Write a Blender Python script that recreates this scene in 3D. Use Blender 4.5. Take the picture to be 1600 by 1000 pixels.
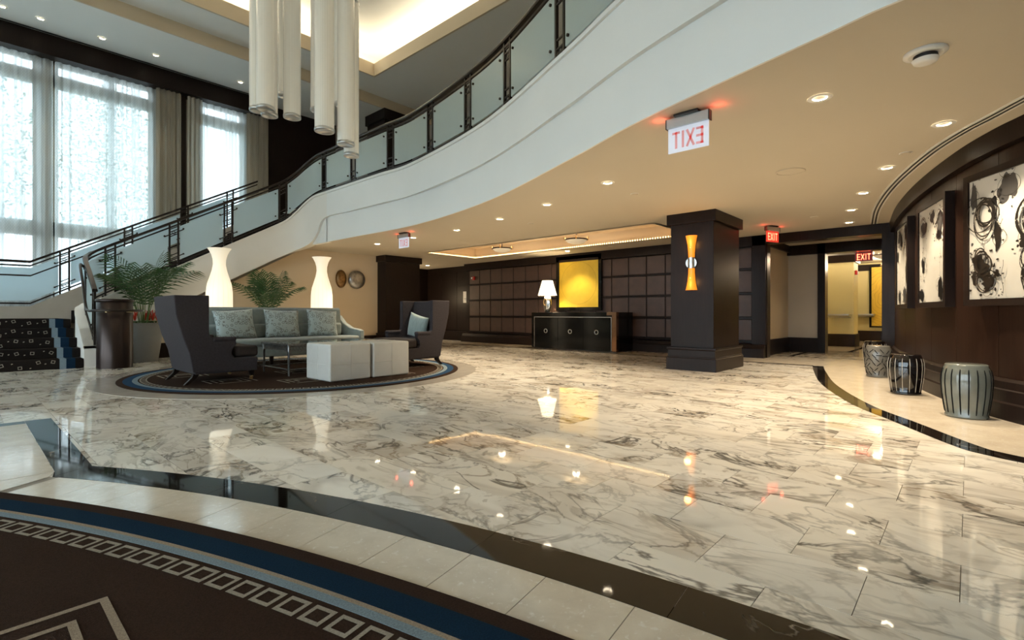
import bpy, bmesh, math, random
from mathutils import Vector, Matrix, noise as mnoise
random.seed(7)
S = bpy.context.scene
COL = S.collection
PI = math.pi
for o in list(bpy.data.objects): bpy.data.objects.remove(o)

# ---------------------------------------------------------------- camera
# world: x runs along the stair / window wall, y runs along the panelled wall, z up (metres)
FPX, HZN, EYE = 785.0, 490.0, 0.9
ANG = math.radians(42.32)
cam_d = bpy.data.cameras.new('camera'); cam = bpy.data.objects.new('camera', cam_d); COL.objects.link(cam)
cam.location = (0, 0, EYE); cam.rotation_euler = (PI/2, 0, ANG - PI/2)
cam_d.sensor_width = 36; cam_d.lens = FPX/1600*36; cam_d.shift_y = (HZN-500)/1600
cam_d.clip_start = .05; cam_d.clip_end = 300
S.camera = cam
# ---------------------------------------------------------------- world, exposure
W = bpy.data.worlds.new('sky'); S.world = W; W.use_nodes = True
W.node_tree.nodes['Background'].inputs[0].default_value = (.80, .90, 1.0, 1)
W.node_tree.nodes['Background'].inputs[1].default_value = 4.0
vs = S.view_settings
vs.view_transform = 'Standard'; vs.look = 'None'; vs.gamma = 1; vs.use_curve_mapping = False; vs.exposure = 1.1
S.cycles.use_denoising = True
S.cycles.max_bounces = 8; S.cycles.diffuse_bounces = 5; S.cycles.glossy_bounces = 4; S.cycles.transmission_bounces = 6
S.cycles.transparent_max_bounces = 10; S.cycles.sample_clamp_indirect = 6.0
S.cycles.caustics_reflective = False; S.cycles.caustics_refractive = False

def pix(u, v, z):                       # where a point falls in the photograph
    X = u*math.sin(ANG) - v*math.cos(ANG); Y = u*math.cos(ANG) + v*math.sin(ANG)
    if Y < .05: return None
    return 800+FPX*X/Y, HZN-FPX*(z-EYE)/Y, Y

# ---------------------------------------------------------------- materials
def srgb(r, g, b):
    f = lambda c: (c/255/12.92) if c/255 <= .04045 else ((c/255+.055)/1.055)**2.4
    return (f(r), f(g), f(b))
def mat(name, col, rough=.5, metal=0., spec=.5, coat=0., sheen=0., emit=None, es=0.):
    m = bpy.data.materials.new(name); m.use_nodes = True
    b = m.node_tree.nodes['Principled BSDF']
    b.inputs['Base Color'].default_value = (*col, 1); b.inputs['Roughness'].default_value = rough
    b.inputs['Metallic'].default_value = metal; b.inputs['Specular IOR Level'].default_value = spec
    b.inputs['Coat Weight'].default_value = coat; b.inputs['Sheen Weight'].default_value = sheen
    if emit: b.inputs['Emission Color'].default_value = (*emit, 1); b.inputs['Emission Strength'].default_value = es
    return m
class NT:
    def __init__(s, m): s.m = m; s.t = m.node_tree; s.b = s.t.nodes.get('Principled BSDF')
    def n(s, typ, ins=None, **kw):
        nd = s.t.nodes.new(typ)
        for k, v in kw.items(): setattr(nd, k, v)
        for k, v in (ins or {}).items():
            if hasattr(v, 'links') or isinstance(v, bpy.types.NodeSocket): s.t.links.new(v, nd.inputs[k])
            else: nd.inputs[k].default_value = v
        return nd
    def math(s, op, a, b=0., c=None):
        ins = {0: a, 1: b}
        if c is not None: ins[2] = c
        return s.n('ShaderNodeMath', ins, operation=op).outputs[0]
    def mix(s, f, a, b):
        nd = s.t.nodes.new('ShaderNodeMix'); nd.data_type = 'RGBA'
        for k, v in ((0, f), (6, a), (7, b)):
            if isinstance(v, bpy.types.NodeSocket): s.t.links.new(v, nd.inputs[k])
            else: nd.inputs[k].default_value = (*v, 1) if isinstance(v, tuple) and len(v) == 3 else v
        return nd.outputs[2]
    def ramp(s, f, stops):
        nd = s.t.nodes.new('ShaderNodeValToRGB'); cr = nd.color_ramp
        while len(cr.elements) < len(stops): cr.elements.new(.5)
        for e, (p, c) in zip(cr.elements, stops): e.position = p; e.color = (*c, 1) if len(c) == 3 else c
        s.t.links.new(f, nd.inputs[0]); return nd.outputs[0]
    def link(s, a, b): s.t.links.new(a, b)
    def pos(s): return s.n('ShaderNodeNewGeometry').outputs['Position']
    def objc(s): return s.n('ShaderNodeTexCoord').outputs['Object']
    def mapped(s, vec, scale, loc=(0, 0, 0)):
        return s.n('ShaderNodeMapping', {'Vector': vec, 'Scale': scale, 'Location': loc}).outputs[0]
    def noise(s, vec, scale, detail=3., rough=.5, dist=0.):
        return s.n('ShaderNodeTexNoise', {'Vector': vec, 'Scale': scale, 'Detail': detail, 'Roughness': rough, 'Distortion': dist}).outputs[0]
    def bump(s, h, strength=.2, dist=.01):
        s.link(s.n('ShaderNodeBump', {'Height': h, 'Strength': strength, 'Distance': dist}).outputs[0], s.b.inputs['Normal'])
def varied(name, c1, c2, scale, rough=.5, spec=.5, metal=0., stretch=(1, 1, 1), detail=4., bump=0., bscale=None, coat=0., sheen=0., world=False):
    m = mat(name, c1, rough, metal, spec, coat, sheen); t = NT(m)
    v = t.mapped(t.pos() if world else t.objc(), stretch)
    n = t.noise(v, scale, detail)
    t.link(t.mix(t.n('ShaderNodeMapRange', {0: n, 1: .35, 2: .65}).outputs[0], c1, c2), t.b.inputs['Base Color'])
    if bump: t.bump(t.noise(v, bscale or scale*4, 2.), bump, .004)
    return m

TU, TV, TU0, TV0 = .31, .475, 1.79, .26            # marble tile grid, running bond
def marble_mat():
    m = mat('calacatta_marble', (.78, .76, .7), .035); t = NT(m)
    p = t.pos(); sp = t.n('ShaderNodeSeparateXYZ', {0: p})
    row = t.math('FLOOR', t.math('DIVIDE', t.math('SUBTRACT', sp.outputs[0], TU0), TU))
    odd = t.math('FLOORED_MODULO', row, 2.)
    col = t.math('FLOOR', t.math('DIVIDE', t.math('SUBTRACT', t.math('SUBTRACT', sp.outputs[1], TV0), t.math('MULTIPLY', odd, TV/2)), TV))
    cell = t.n('ShaderNodeCombineXYZ', {0: row, 1: col, 2: 0.}).outputs[0]
    wn = t.n('ShaderNodeTexWhiteNoise', {'Vector': cell}); rnd = wn.outputs['Color']; rv = wn.outputs['Value']
    off = t.n('ShaderNodeVectorMath', {0: rnd, 1: (37., 53., 29.)}, operation='MULTIPLY').outputs[0]
    q = t.n('ShaderNodeVectorMath', {0: t.mapped(p, (1.5, .8, 1.)), 1: off}, operation='ADD').outputs[0]
    def vein(scale, wdt, dist, detail=5.):
        n = t.noise(q, scale, detail, .55, dist)
        a = t.math('ABSOLUTE', t.math('SUBTRACT', n, .5))
        return t.n('ShaderNodeMapRange', {0: a, 1: 0., 2: wdt, 3: 1., 4: 0.}, interpolation_type='SMOOTHSTEP').outputs[0]
    patch = t.n('ShaderNodeMapRange', {0: t.noise(q, 1.6, 2., .5, .4), 1: .36, 2: .56}).outputs[0]
    sep = t.n('ShaderNodeSeparateColor', {0: rnd}); heavy = t.math('MULTIPLY_ADD', t.math('POWER', sep.outputs[1], 1.2), 1.1, .5)
    v1 = t.math('MULTIPLY', t.math('MULTIPLY', vein(1.3, .028, 1.5, 6.), heavy), t.math('MULTIPLY_ADD', patch, .6, .4))
    v2 = t.math('MULTIPLY', t.math('MULTIPLY', vein(2.9, .042, 1.2), patch), heavy)
    v3 = t.math('MULTIPLY', t.math('MULTIPLY', vein(.95, .12, 1.1, 3.), patch), heavy)
    cloud = t.noise(q, 2.2, 4., .6, .3)
    base = t.mix(t.n('ShaderNodeMapRange', {0: cloud, 1: .3, 2: .7}).outputs[0], (.93, .88, .78), (.85, .79, .68))
    base = t.mix(t.math('MULTIPLY', rv, .35), base, (.93, .93, .90))
    c = t.mix(t.math('MINIMUM', t.math('MULTIPLY', v3, .5), .8), base, (.47, .41, .34))
    c = t.mix(t.math('MINIMUM', t.math('MULTIPLY', v2, .6), .9), c, (.31, .25, .18))
    c = t.mix(t.math('MINIMUM', t.math('MULTIPLY', v1, .8), .95), c, (.16, .145, .125))
    t.link(c, t.b.inputs['Base Color'])
    return m
M = {}
M['marble'] = marble_mat()
def trav():
    m = mat('beige_travertine', (.66, .58, .47), .1); t = NT(m); p = t.pos()
    n = t.noise(p, 5., 6., .65, .4); sp = t.noise(t.mapped(p, (1, 1, 1)), 38., 4., .7, .5)
    c = t.mix(t.n('ShaderNodeMapRange', {0: n, 1: .3, 2: .7}).outputs[0], (.74, .66, .54), (.60, .52, .41))
    c = t.mix(t.n('ShaderNodeMapRange', {0: sp, 1: .58, 2: .68, 4: .7}).outputs[0], c, (.82, .78, .71))
    t.link(c, t.b.inputs['Base Color']); return m
M['trav'] = trav()
def darkstone():
    m = mat('black_veined_marble', (.02, .017, .014), .04, 0, .3); t = NT(m); p = t.pos()
    a = t.math('ABSOLUTE', t.math('SUBTRACT', t.noise(p, 2.4, 5., .5, 1.2), .5))
    v = t.n('ShaderNodeMapRange', {0: a, 1: 0., 2: .010, 3: 1., 4: 0.}).outputs[0]
    v = t.math('MULTIPLY', v, t.n('ShaderNodeMapRange', {0: t.noise(p, 1.9, 2.), 1: .5, 2: .62}).outputs[0])
    t.link(t.mix(v, t.mix(t.noise(p, 9., 3.), (.005, .004, .003), (.014, .011, .009)), (.45, .40, .33)), t.b.inputs['Base Color']); return m
M['dark'] = darkstone()
M['ring'] = varied('grey_limestone', (.50, .46, .40), (.44, .40, .35), 6, .12, world=True)
M['grout'] = mat('grout', (.25, .22, .18), .8)
def wood(name, c1, c2, rough=.32):
    m = mat(name, c1, rough, 0, .12, 0.); t = NT(m)
    v = t.mapped(t.objc(), (14, 14, .9)); n = t.noise(v, 3., 6., .6, .3)
    t.link(t.mix(n, c1, c2), t.b.inputs['Base Color']); t.b.inputs['Coat Roughness'].default_value = .2
    return m
M['wood'] = wood('espresso_wood', (.008, .0055, .005), (.024, .015, .012))
M['wood_red'] = wood('dark_mahogany', (.012, .006, .004), (.036, .017, .011), .3)
M['leather'] = varied('brown_leather', (.066, .034, .024), (.05, .026, .018), 5, .45, bump=.12, bscale=120)
M['white'] = varied('white_paint', (.79, .79, .76), (.77, .77, .74), 1.5, .6)
M['ceil'] = varied('ceiling_paint', (.53, .475, .38), (.52, .465, .37), 1., .7)
M['aceil'] = varied('atrium_ceiling_paint', (.78, .77, .73), (.76, .75, .71), 1., .7)
M['cream'] = varied('cream_wall_paint', (.60, .50, .36), (.585, .485, .345), 1.2, .65)
M['greige'] = varied('greige_wall_paint', (.48, .42, .33), (.46, .40, .31), 1.2, .65)
M['yellow'] = varied('pale_yellow_wall_paint', (.62, .56, .30), (.60, .54, .29), 1.2, .65)
M['stringer'] = varied('ivory_plaster', (.78, .75, .69), (.76, .73, .67), 1.5, .55)
M['tan'] = varied('tan_plaster', (.50, .44, .36), (.46, .40, .32), 3., .6)
M['rail'] = mat('dark_bronze', (.030, .022, .018), .32, .55)
M['bronze'] = varied('brown_bronze', (.034, .021, .017), (.028, .017, .014), 3, .28, metal=.6)
M['steel'] = mat('brushed_steel', (.55, .55, .54), .3, 1.)
M['brass'] = mat('brass', (.60, .42, .20), .3, 1.)
M['black'] = mat('black_plastic', (.012, .012, .012), .4)
M['lacquer'] = mat('black_lacquer', (.005, .005, .005), .12, 0, .25)
M['copper'] = mat('polished_copper', (.45, .24, .14), .15, 1.)
M['plastic'] = mat('white_plastic', (.75, .74, .70), .4)
def frosted():
    m = bpy.data.materials.new('frosted_glass'); m.use_nodes = True; t = NT(m)
    t.t.nodes.remove(t.b); out = t.t.nodes['Material Output']
    d = t.n('ShaderNodeBsdfDiffuse', {0: (.66, .75, .73, 1)}); tr = t.n('ShaderNodeBsdfTranslucent', {0: (.86, .95, .99, 1)})
    g = t.n('ShaderNodeBsdfGlossy', {'Roughness': .25})
    a = t.n('ShaderNodeMixShader', {0: .68}); t.link(d.outputs[0], a.inputs[1]); t.link(tr.outputs[0], a.inputs[2])
    b = t.n('ShaderNodeMixShader', {0: .07}); t.link(a.outputs[0], b.inputs[1]); t.link(g.outputs[0], b.inputs[2])
    t.link(b.outputs[0], out.inputs[0]); return m
M['frost'] = frosted()
def clear():
    m = bpy.data.materials.new('window_glass'); m.use_nodes = True; t = NT(m)
    t.t.nodes.remove(t.b); out = t.t.nodes['Material Output']
    a = t.n('ShaderNodeBsdfTransparent', {0: (.93, .97, .97, 1)}); g = t.n('ShaderNodeBsdfGlossy', {'Roughness': .0})
    b = t.n('ShaderNodeMixShader', {0: .06}); t.link(a.outputs[0], b.inputs[1]); t.link(g.outputs[0], b.inputs[2])
    t.link(b.outputs[0], out.inputs[0]); return m
M['glass'] = clear()
def sheer(name, lo, hi, col):
    m = bpy.data.materials.new(name); m.use_nodes = True; t = NT(m)
    t.t.nodes.remove(t.b); out = t.t.nodes['Material Output']; p = t.pos()
    n1 = t.noise(t.mapped(p, (11., 0., .05)), 1.6, 2., .6)
    sx = t.n('ShaderNodeSeparateXYZ', {0: p})
    th = t.math('SINE', t.math('MULTIPLY', sx.outputs[0], 150.)); dz = t.math('SINE', t.math('MULTIPLY', sx.outputs[2], 95.))
    tex = t.math('MULTIPLY_ADD', t.math('MULTIPLY', th, dz), .12, n1)
    f = t.n('ShaderNodeMapRange', {0: tex, 1: .3, 2: .7, 3: lo, 4: hi}).outputs[0]
    tp = t.n('ShaderNodeBsdfTransparent', {0: (1, 1, 1, 1)})
    d = t.n('ShaderNodeBsdfDiffuse', {0: (*col, 1)}); tl = t.n('ShaderNodeBsdfTranslucent', {0: (*col, 1)})
    a = t.n('ShaderNodeMixShader', {0: .5}); t.link(d.outputs[0], a.inputs[1]); t.link(tl.outputs[0], a.inputs[2])
    b = t.n('ShaderNodeMixShader', {0: f}); t.link(a.outputs[0], b.inputs[1]); t.link(tp.outputs[0], b.inputs[2])
    t.link(b.outputs[0], out.inputs[0]); return m
M['sheer'] = sheer('sheer_curtain', .02, .26, (.60, .63, .63))
M['drape'] = sheer('gathered_curtain', .0, .14, (.52, .47, .38))
def glow(name, col, s, base=(.8, .8, .8)): return mat(name, base, .5, emit=col, es=s)
M['bulb'] = glow('lamp_glow', (1, .86, .62), 40.)
M['fabric_dark'] = varied('charcoal_fabric', (.042, .036, .040), (.034, .029, .032), 40, .85, .15, sheen=.04, bump=.15, bscale=300)
M['fabric_brown'] = varied('dark_brown_fabric', (.030, .022, .020), (.024, .018, .016), 40, .8, .2, sheen=.03, bump=.15, bscale=300)
M['velvet'] = varied('grey_teal_velvet', (.25, .295, .285), (.21, .25, .245), 14, .7, .3, sheen=.3, bump=.1, bscale=200)
M['white_leather'] = varied('white_leather', (.60, .59, .55), (.57, .56, .52), 6, .38, bump=.08, bscale=150)
def ringed():
    m = mat('ring_print_fabric', (.3, .36, .36), .75, 0, .3, 0, .3); t = NT(m)
    v = t.n('ShaderNodeTexVoronoi', {'Vector': t.objc(), 'Scale': 19.}, feature='F1').outputs['Distance']
    a = t.math('ABSOLUTE', t.math('SUBTRACT', v, .40))
    r = t.n('ShaderNodeMapRange', {0: a, 1: .05, 2: .11, 3: 1., 4: 0.}).outputs[0]
    t.link(t.mix(r, (.38, .46, .46), (.19, .205, .19)), t.b.inputs['Base Color']); return m
M['ringfab'] = ringed()
M['teal_fab'] = varied('pale_teal_fabric', (.30, .37, .36), (.25, .31, .30), 30, .8, .2, sheen=.3, stretch=(1, 1, .3))
def carpet(name, c): 
    return varied(name, c, tuple(x*.72 for x in c), 160, .95, .03, sheen=0., bump=.6, bscale=420, world=True)
M['c_brown'] = carpet('brown_carpet', (.042, .025, .018)); M['c_blue'] = carpet('navy_carpet', (.010, .028, .055))
M['c_light'] = carpet('pale_blue_carpet', (.22, .28, .32)); M['c_tan'] = carpet('tan_carpet', (.34, .27, .20))
M['c_cream'] = carpet('cream_carpet', (.36, .32, .26)); M['c_stair'] = carpet('black_brown_carpet', (.018, .014, .012))
M['c_midblue'] = carpet('mid_blue_carpet', (.025, .062, .125))
M['leaf'] = varied('palm_leaf', (.022, .065, .018), (.045, .11, .03), 6, .4, .5)
M['leaf2'] = varied('bromeliad_leaf', (.03, .09, .02), (.06, .14, .03), 6, .45)
M['stem'] = mat('palm_stem', (.10, .17, .045), .5)
M['red'] = mat('red_petal', (.55, .03, .012), .5)
M['soil'] = varied('soil', (.02, .014, .01), (.035, .025, .018), 30, .95)
M['planter'] = varied('grey_planter', (.165, .16, .15), (.15, .145, .135), 4, .55)
M['ink'] = mat('black_ink', (.006, .006, .006), .35); M['ink_grey'] = mat('grey_ink', (.045, .043, .042), .5)
M['canvas'] = varied('white_canvas', (.52, .50, .45), (.48, .46, .41), 3, .5)

# ---------------------------------------------------------------- geometry helpers
class G:
    def __init__(s): s.v = []; s.f = []; s.sm = []
    def add(s, vs, fs, smooth=False):
        b = len(s.v); s.v += [tuple(x) for x in vs]
        s.f += [tuple(i+b for i in f) for f in fs]; s.sm += [smooth]*len(fs); return s
    def box(s, x0, x1, y0, y1, z0, z1):
        return s.add([(x0,y0,z0),(x1,y0,z0),(x1,y1,z0),(x0,y1,z0),(x0,y0,z1),(x1,y0,z1),(x1,y1,z1),(x0,y1,z1)],
            [(0,3,2,1),(4,5,6,7),(0,1,5,4),(1,2,6,5),(2,3,7,6),(3,0,4,7)])
    def obox(s, c, size, rz=0., rx=0., ry=0.):
        a, b, d = size[0]/2, size[1]/2, size[2]/2
        R = Matrix.Rotation(rz, 3, 'Z') @ Matrix.Rotation(ry, 3, 'Y') @ Matrix.Rotation(rx, 3, 'X')
        P = [R @ Vector(p) + Vector(c) for p in [(-a,-b,-d),(a,-b,-d),(a,b,-d),(-a,b,-d),(-a,-b,d),(a,-b,d),(a,b,d),(-a,b,d)]]
        return s.add(P, [(0,3,2,1),(4,5,6,7),(0,1,5,4),(1,2,6,5),(2,3,7,6),(3,0,4,7)])
    def prism(s, poly, z0, z1):                      # poly in xy, counter-clockwise
        n = len(poly)
        s.add([(x, y, z0) for x, y in poly] + [(x, y, z1) for x, y in poly],
              [tuple(range(n-1, -1, -1)), tuple(range(n, 2*n))] + [(i, (i+1) % n, n+(i+1) % n, n+i) for i in range(n)])
        return s
    def prism_xz(s, poly, y0, y1):                   # profile in xz, extruded along y
        n = len(poly)
        s.add([(x, y0, z) for x, z in poly] + [(x, y1, z) for x, z in poly],
              [tuple(range(n)), tuple(range(2*n-1, n-1, -1))] + [((i+1) % n, i, n+i, n+(i+1) % n) for i in range(n)])
        return s
    def lathe(s, prof, c=(0, 0, 0), n=32, cap=True, smooth=True, a0=0., a1=2*PI):
        full = abs(a1-a0-2*PI) < 1e-6; m = n if full else n+1
        P = []
        for r, z in prof:
            for i in range(m):
                a = a0+(a1-a0)*i/n; P.append((c[0]+r*math.cos(a), c[1]+r*math.sin(a), c[2]+z))
        F = []
        for j in range(len(prof)-1):
            for i in range(n):
                k = (i+1) % m; F.append((j*m+i, j*m+k, (j+1)*m+k, (j+1)*m+i))
        s.add(P, F, smooth)
        if cap and full:
            if prof[0][0] > 1e-5: s.add(P[:m], [tuple(range(m-1, -1, -1))])
            if prof[-1][0] > 1e-5: s.add(P[-m:], [tuple(range(m))])
        return s
    def tube(s, path, r, n=8, closed=False, taper=None):
        path = [Vector(p) for p in path]; m = len(path); P = []
        up = Vector((0, 0, 1))
        for i, p in enumerate(path):
            a = path[i-1] if (i or closed) else p; b = path[(i+1) % m] if (i < m-1 or closed) else p
            t = (b-a).normalized()
            ref = up if abs(t.z) < .95 else Vector((1, 0, 0))
            x = t.cross(ref).normalized(); y = x.cross(t)
            rr = r if taper is None else r*taper[i]
            for k in range(n):
                an = 2*PI*k/n; P.append(p + x*rr*math.cos(an) + y*rr*math.sin(an))
        F = []
        for i in range(m if closed else m-1):
            j = (i+1) % m
            for k in range(n): F.append((i*n+k, i*n+(k+1) % n, j*n+(k+1) % n, j*n+k))
        s.add(P, F, True)
        if not closed:
            s.add(P[:n], [tuple(range(n-1, -1, -1))]); s.add(P[-n:], [tuple(range(n))])
        return s
    def sweep(s, path, prof, closed=False):
        # prof: (offset to the left of travel, height) counter-clockwise seen along travel; path 3-D, profile stays upright
        path = [Vector(p) for p in path]; m = len(path); k = len(prof); P = []
        for i, p in enumerate(path):
            a = path[i-1] if (i or closed) else p; b = path[(i+1) % m] if (i < m-1 or closed) else p
            t = Vector((b.x-a.x, b.y-a.y, 0)).normalized(); nrm = Vector((-t.y, t.x, 0))
            for w, h in prof: P.append(p + nrm*w + Vector((0, 0, h)))
        F = []
        for i in range(m if closed else m-1):
            j = (i+1) % m
            for q in range(k): F.append((i*k+q, j*k+q, j*k+(q+1) % k, i*k+(q+1) % k))
        s.add(P, F)
        if not closed: s.add(P[:k], [tuple(range(k))]); s.add(P[-k:], [tuple(range(k-1, -1, -1))])
        return s
    def band(s, A, B, z0, z1):                       # solid strip between two xy polylines of the same length
        n = len(A)
        s.add([(x, y, z1) for x, y in A] + [(x, y, z1) for x, y in B] + [(x, y, z0) for x, y in A] + [(x, y, z0) for x, y in B],
              [f for i in range(n-1) for f in ((i, i+1, n+i+1, n+i), (2*n+i+1, 2*n+i, 3*n+i, 3*n+i+1),
                                               (i+1, i, 2*n+i, 2*n+i+1), (n+i, n+i+1, 3*n+i+1, 3*n+i))]
              + [(0, n, 3*n, 2*n), (n-1, 3*n-1, 4*n-1, 2*n-1)])
        return s
    def mesh(s, name, fix=True):
        me = bpy.data.meshes.new(name); me.from_pydata(s.v, [], s.f)
        me.polygons.foreach_set('use_smooth', s.sm)
        if fix:
            bm = bmesh.new(); bm.from_mesh(me); bmesh.ops.recalc_face_normals(bm, faces=bm.faces); bm.to_mesh(me); bm.free()
        me.update(); return me
    def build(s, name, m, parent=None, bevel=0., loc=None, seg=2, fix=True):
        me = s.mesh(name, fix); o = bpy.data.objects.new(name, me); COL.objects.link(o)
        o.data.materials.append(M[m] if isinstance(m, str) else m)
        if parent is not None: o.parent = parent
        if loc is not None: o.location = loc
        if bevel:
            b = o.modifiers.new('bevel', 'BEVEL'); b.width = bevel; b.segments = seg; b.limit_method = 'ANGLE'; b.angle_limit = .6
            if seg > 1:
                for p in me.polygons: p.use_smooth = True
                w = o.modifiers.new('wn', 'WEIGHTED_NORMAL'); w.keep_sharp = False
        return o
def tag(o, label, cat, group=None):
    o['label'] = label; o['category'] = cat
    if group: o['group'] = group
    return o
def thing(name, label, cat, loc=(0, 0, 0), rz=0., group=None):
    o = bpy.data.objects.new(name, None); COL.objects.link(o); o.empty_display_size = .1
    o.location = loc; o.rotation_euler = (0, 0, rz); return tag(o, label, cat, group)
def struct(o, label=None):
    o['kind'] = 'structure'
    if label: o['label'] = label
    return o
def part_label(o, l): o['label'] = l; return o
def copy_tree(o, parent=None):
    c = o.copy(); COL.objects.link(c); c.parent = parent
    for ch in [x for x in bpy.data.objects if x.parent == o and x != c]: copy_tree(ch, c)
    return c
def spline(pts, n):                                   # Catmull-Rom through pts, n samples per span
    out = []; P = [Vector(p) for p in pts]
    for i in range(len(P)-1):
        a = P[i-1] if i else P[0]*2-P[1]; b, c = P[i], P[i+1]; d = P[i+2] if i+2 < len(P) else P[-1]*2-P[-2]
        for k in range(n):
            t = k/n
            out.append(.5*((2*b)+(c-a)*t+(2*a-5*b+4*c-d)*t*t+(3*b-a-3*c+d)*t**3))
    out.append(P[-1]); return out
def arc(c, r, a0, a1, n): return [(c[0]+r*math.cos(math.radians(a0+(a1-a0)*i/n)), c[1]+r*math.sin(math.radians(a0+(a1-a0)*i/n))) for i in range(n+1)]
def spot(parent, loc, power, size=.04, angle=95, col=(1, .82, .58), blend=.6):
    l = bpy.data.lights.new('lamp_light', 'SPOT'); l.energy = power; l.color = col; l.spot_size = math.radians(angle); l.spot_blend = blend; l.shadow_soft_size = size
    o = bpy.data.objects.new('lamp_light', l); COL.objects.link(o); o.location = loc
    if parent is not None: o.parent = parent
    return o
def point(parent, loc, power, size=.05, col=(1, .78, .52)):
    l = bpy.data.lights.new('lamp_light', 'POINT'); l.energy = power; l.color = col; l.shadow_soft_size = size
    o = bpy.data.objects.new('lamp_light', l); COL.objects.link(o); o.location = loc
    if parent is not None: o.parent = parent
    return o
def area(parent, loc, size, power, col, rot=(0, 0, 0)):
    l = bpy.data.lights.new('lamp_light', 'AREA'); l.shape = 'RECTANGLE'; l.size, l.size_y = size; l.energy = power; l.color = col
    o = bpy.data.objects.new('lamp_light', l); COL.objects.link(o); o.location = loc; o.rotation_euler = rot
    if parent is not None: o.parent = parent
    return o
# ================================================================ THE SETTING
U0, U1, V0, V1 = -7.0, 14.0, -5.0, 15.3          # outer shell
# ---- curves measured on the floor and the ceiling
RB = spline([(9.88,2.0,0),(8.98,1.8,0),(7.41,1.4,0),(5.98,.87,0),(5.21,.45,0),(4.6,.11,0),(4.40,-.07,0),(4.28,-.4,0),(4.25,-1.2,0),(4.25,-4.9,0)], 8)
def offset(path, d):
    out = []
    for i, p in enumerate(path):
        a = path[max(i-1, 0)]; b = path[min(i+1, len(path)-1)]; t = (b-a).normalized()
        out.append(Vector((p.x-t.y*d, p.y+t.x*d, p.z)))
    return out
RBO = offset(RB, .16)
WR = spline([(11.1,.98,0),(10.8,.94,0),(9.55,.76,0),(8.4,.53,0),(7.47,.29,0),(6.6,.01,0),(6.09,-.21,0),(5.78,-.39,0),(5.3,-.68,0),(4.9,-1.05,0),(4.6,-1.6,0),(4.45,-2.6,0),(4.45,-4.9,0)], 10)[::-1]
BE = spline([(5.52,11.3,0),(5.52,9.5,0),(5.52,7.35,0),(5.05,5.07,0),(4.27,3.08,0),(3.81,2.03,0),(3.36,.66,0),(3.22,.15,0),(3.05,-1.2,0),(3.0,-3,0),(3.0,-5,0)], 10)
C1, RBI, RBN = (-6.15, -.24), 7.61, 7.815            # near dark band
C2, R2 = (-7.92, -.88), 9.2                          # large rug
C3, R3 = (3.68, 7.73), 2.37                          # small rug

def side_of_right(u, v):                             # True when beyond the right-hand dark band
    if u > 9.95: return True
    best = min(range(len(RB)), key=lambda i: (RB[i].x-u)**2+(RB[i].y-v)**2)
    a = RB[max(best-1, 0)]; b = RB[min(best+1, len(RB)-1)]
    return (b.x-a.x)*(v-a.y)-(b.y-a.y)*(u-a.x) > 0
def near_zone(u, v, m=0.):
    if v > 3.8: return u < .525-m and v < 5.84-m
    return math.hypot(u-C1[0], v-C1[1]) < RBN-m
# ---- floor
floor = struct(G().box(U0-.2, 21.2, V0-.2, V1+.2, -.12, -.008).build('floor', 'grout'), 'polished marble floor with travertine borders')
tiles = []
full = G().box(-TU/2+.0012, TU/2-.0012, -TV/2+.0012, TV/2-.0012, -.009, 0).mesh('marble_tile')
full.materials.append(M['marble'])
rest = G()
for r in range(-29, 27):
    for c in range(-12, 30):
        u = TU0+(r+.5)*TU; v = TV0+(c+.5)*TV+(TV/2 if r % 2 else 0)
        if u < U0 or v < V0 or v > 14.4 or u > 10.0: continue
        cs = [(u+a*TU/2, v+b*TV/2) for a in (-1, 1) for b in (-1, 1)]
        if all(near_zone(x, y, .12) for x, y in cs): continue
        if all(side_of_right(x, y) and side_of_right(x-.1, y+.1) for x, y in cs): continue
        if all(math.hypot(x-C3[0], y-C3[1]) < R3-.05 for x, y in cs): continue
        if all(7.8 < x < 8.95 and 2.9 < y < 3.6 for x, y in cs): continue
        p = pix(u, v, 0); sc = 0
        if p and -60 < p[0] < 1660 and p[1] < 1080: sc = 1/p[2]**2
        tiles.append((sc, u, v))
tiles.sort(reverse=True)
rt = random.Random(3)
for i, (sc, u, v) in enumerate(tiles):
    tx, ty = rt.gauss(0, .0009), rt.gauss(0, .0009)
    if i < 300 and sc > 0:
        o = bpy.data.objects.new('marble_tile', full); COL.objects.link(o); o.parent = floor; o.location = (u, v, -.0004); o.rotation_euler = (tx, ty, 0)
    else:
        a, b = TU/2-.0012, TV/2-.0012
        rest.add([(u+sx*a, v+sy*b, (-.009 if k else -.0004+tx*sy*b-ty*sx*a)) for k in (1, 0) for sx, sy in ((-1,-1),(1,-1),(1,1),(-1,1))],
                 [(4,5,6,7),(0,1,5,4),(1,2,6,5),(2,3,7,6),(3,0,4,7)])
o = rest.build('marble_tiles', 'marble', floor, fix=False); o['kind'] = 'stuff'
# near border: dark band slabs + travertine slabs
def sector(c, r0, r1, a0, a1, z0, z1, n=6): return G().band(arc(c, r1, a0, a1, n), arc(c, r0, a0, a1, n), z0, z1)
G().prism([(x, y) for x, y in arc(C1, RBI, -38, 31.9, 40)] + [(.36, 5.7), (U0, 5.7), (U0, -4.9), (-1, -4.9)], -.009, .0002).build('border_bed', 'grout', floor)
a = -38.
while a < 31.2:
    b = min(a+5.6, 31.45); sector(C1, RBI, RBN, a+.008, b-.008, -.009, .002).build('dark_border_slab', 'dark', floor); a = b
a = -37.3
while a < 31:
    b = a+2.36
    sector(C1, 6.86, RBI-.003, a+.012, min(b, 31.6)-.012, -.009, .002, 3).build('travertine_slab', 'trav', floor)
    if -9 < a: sector(C1, 6.1, 6.857, a+.012, min(b, 31.6)-.012, -.009, .002, 3).build('travertine_slab', 'trav', floor)
    a = b
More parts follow.
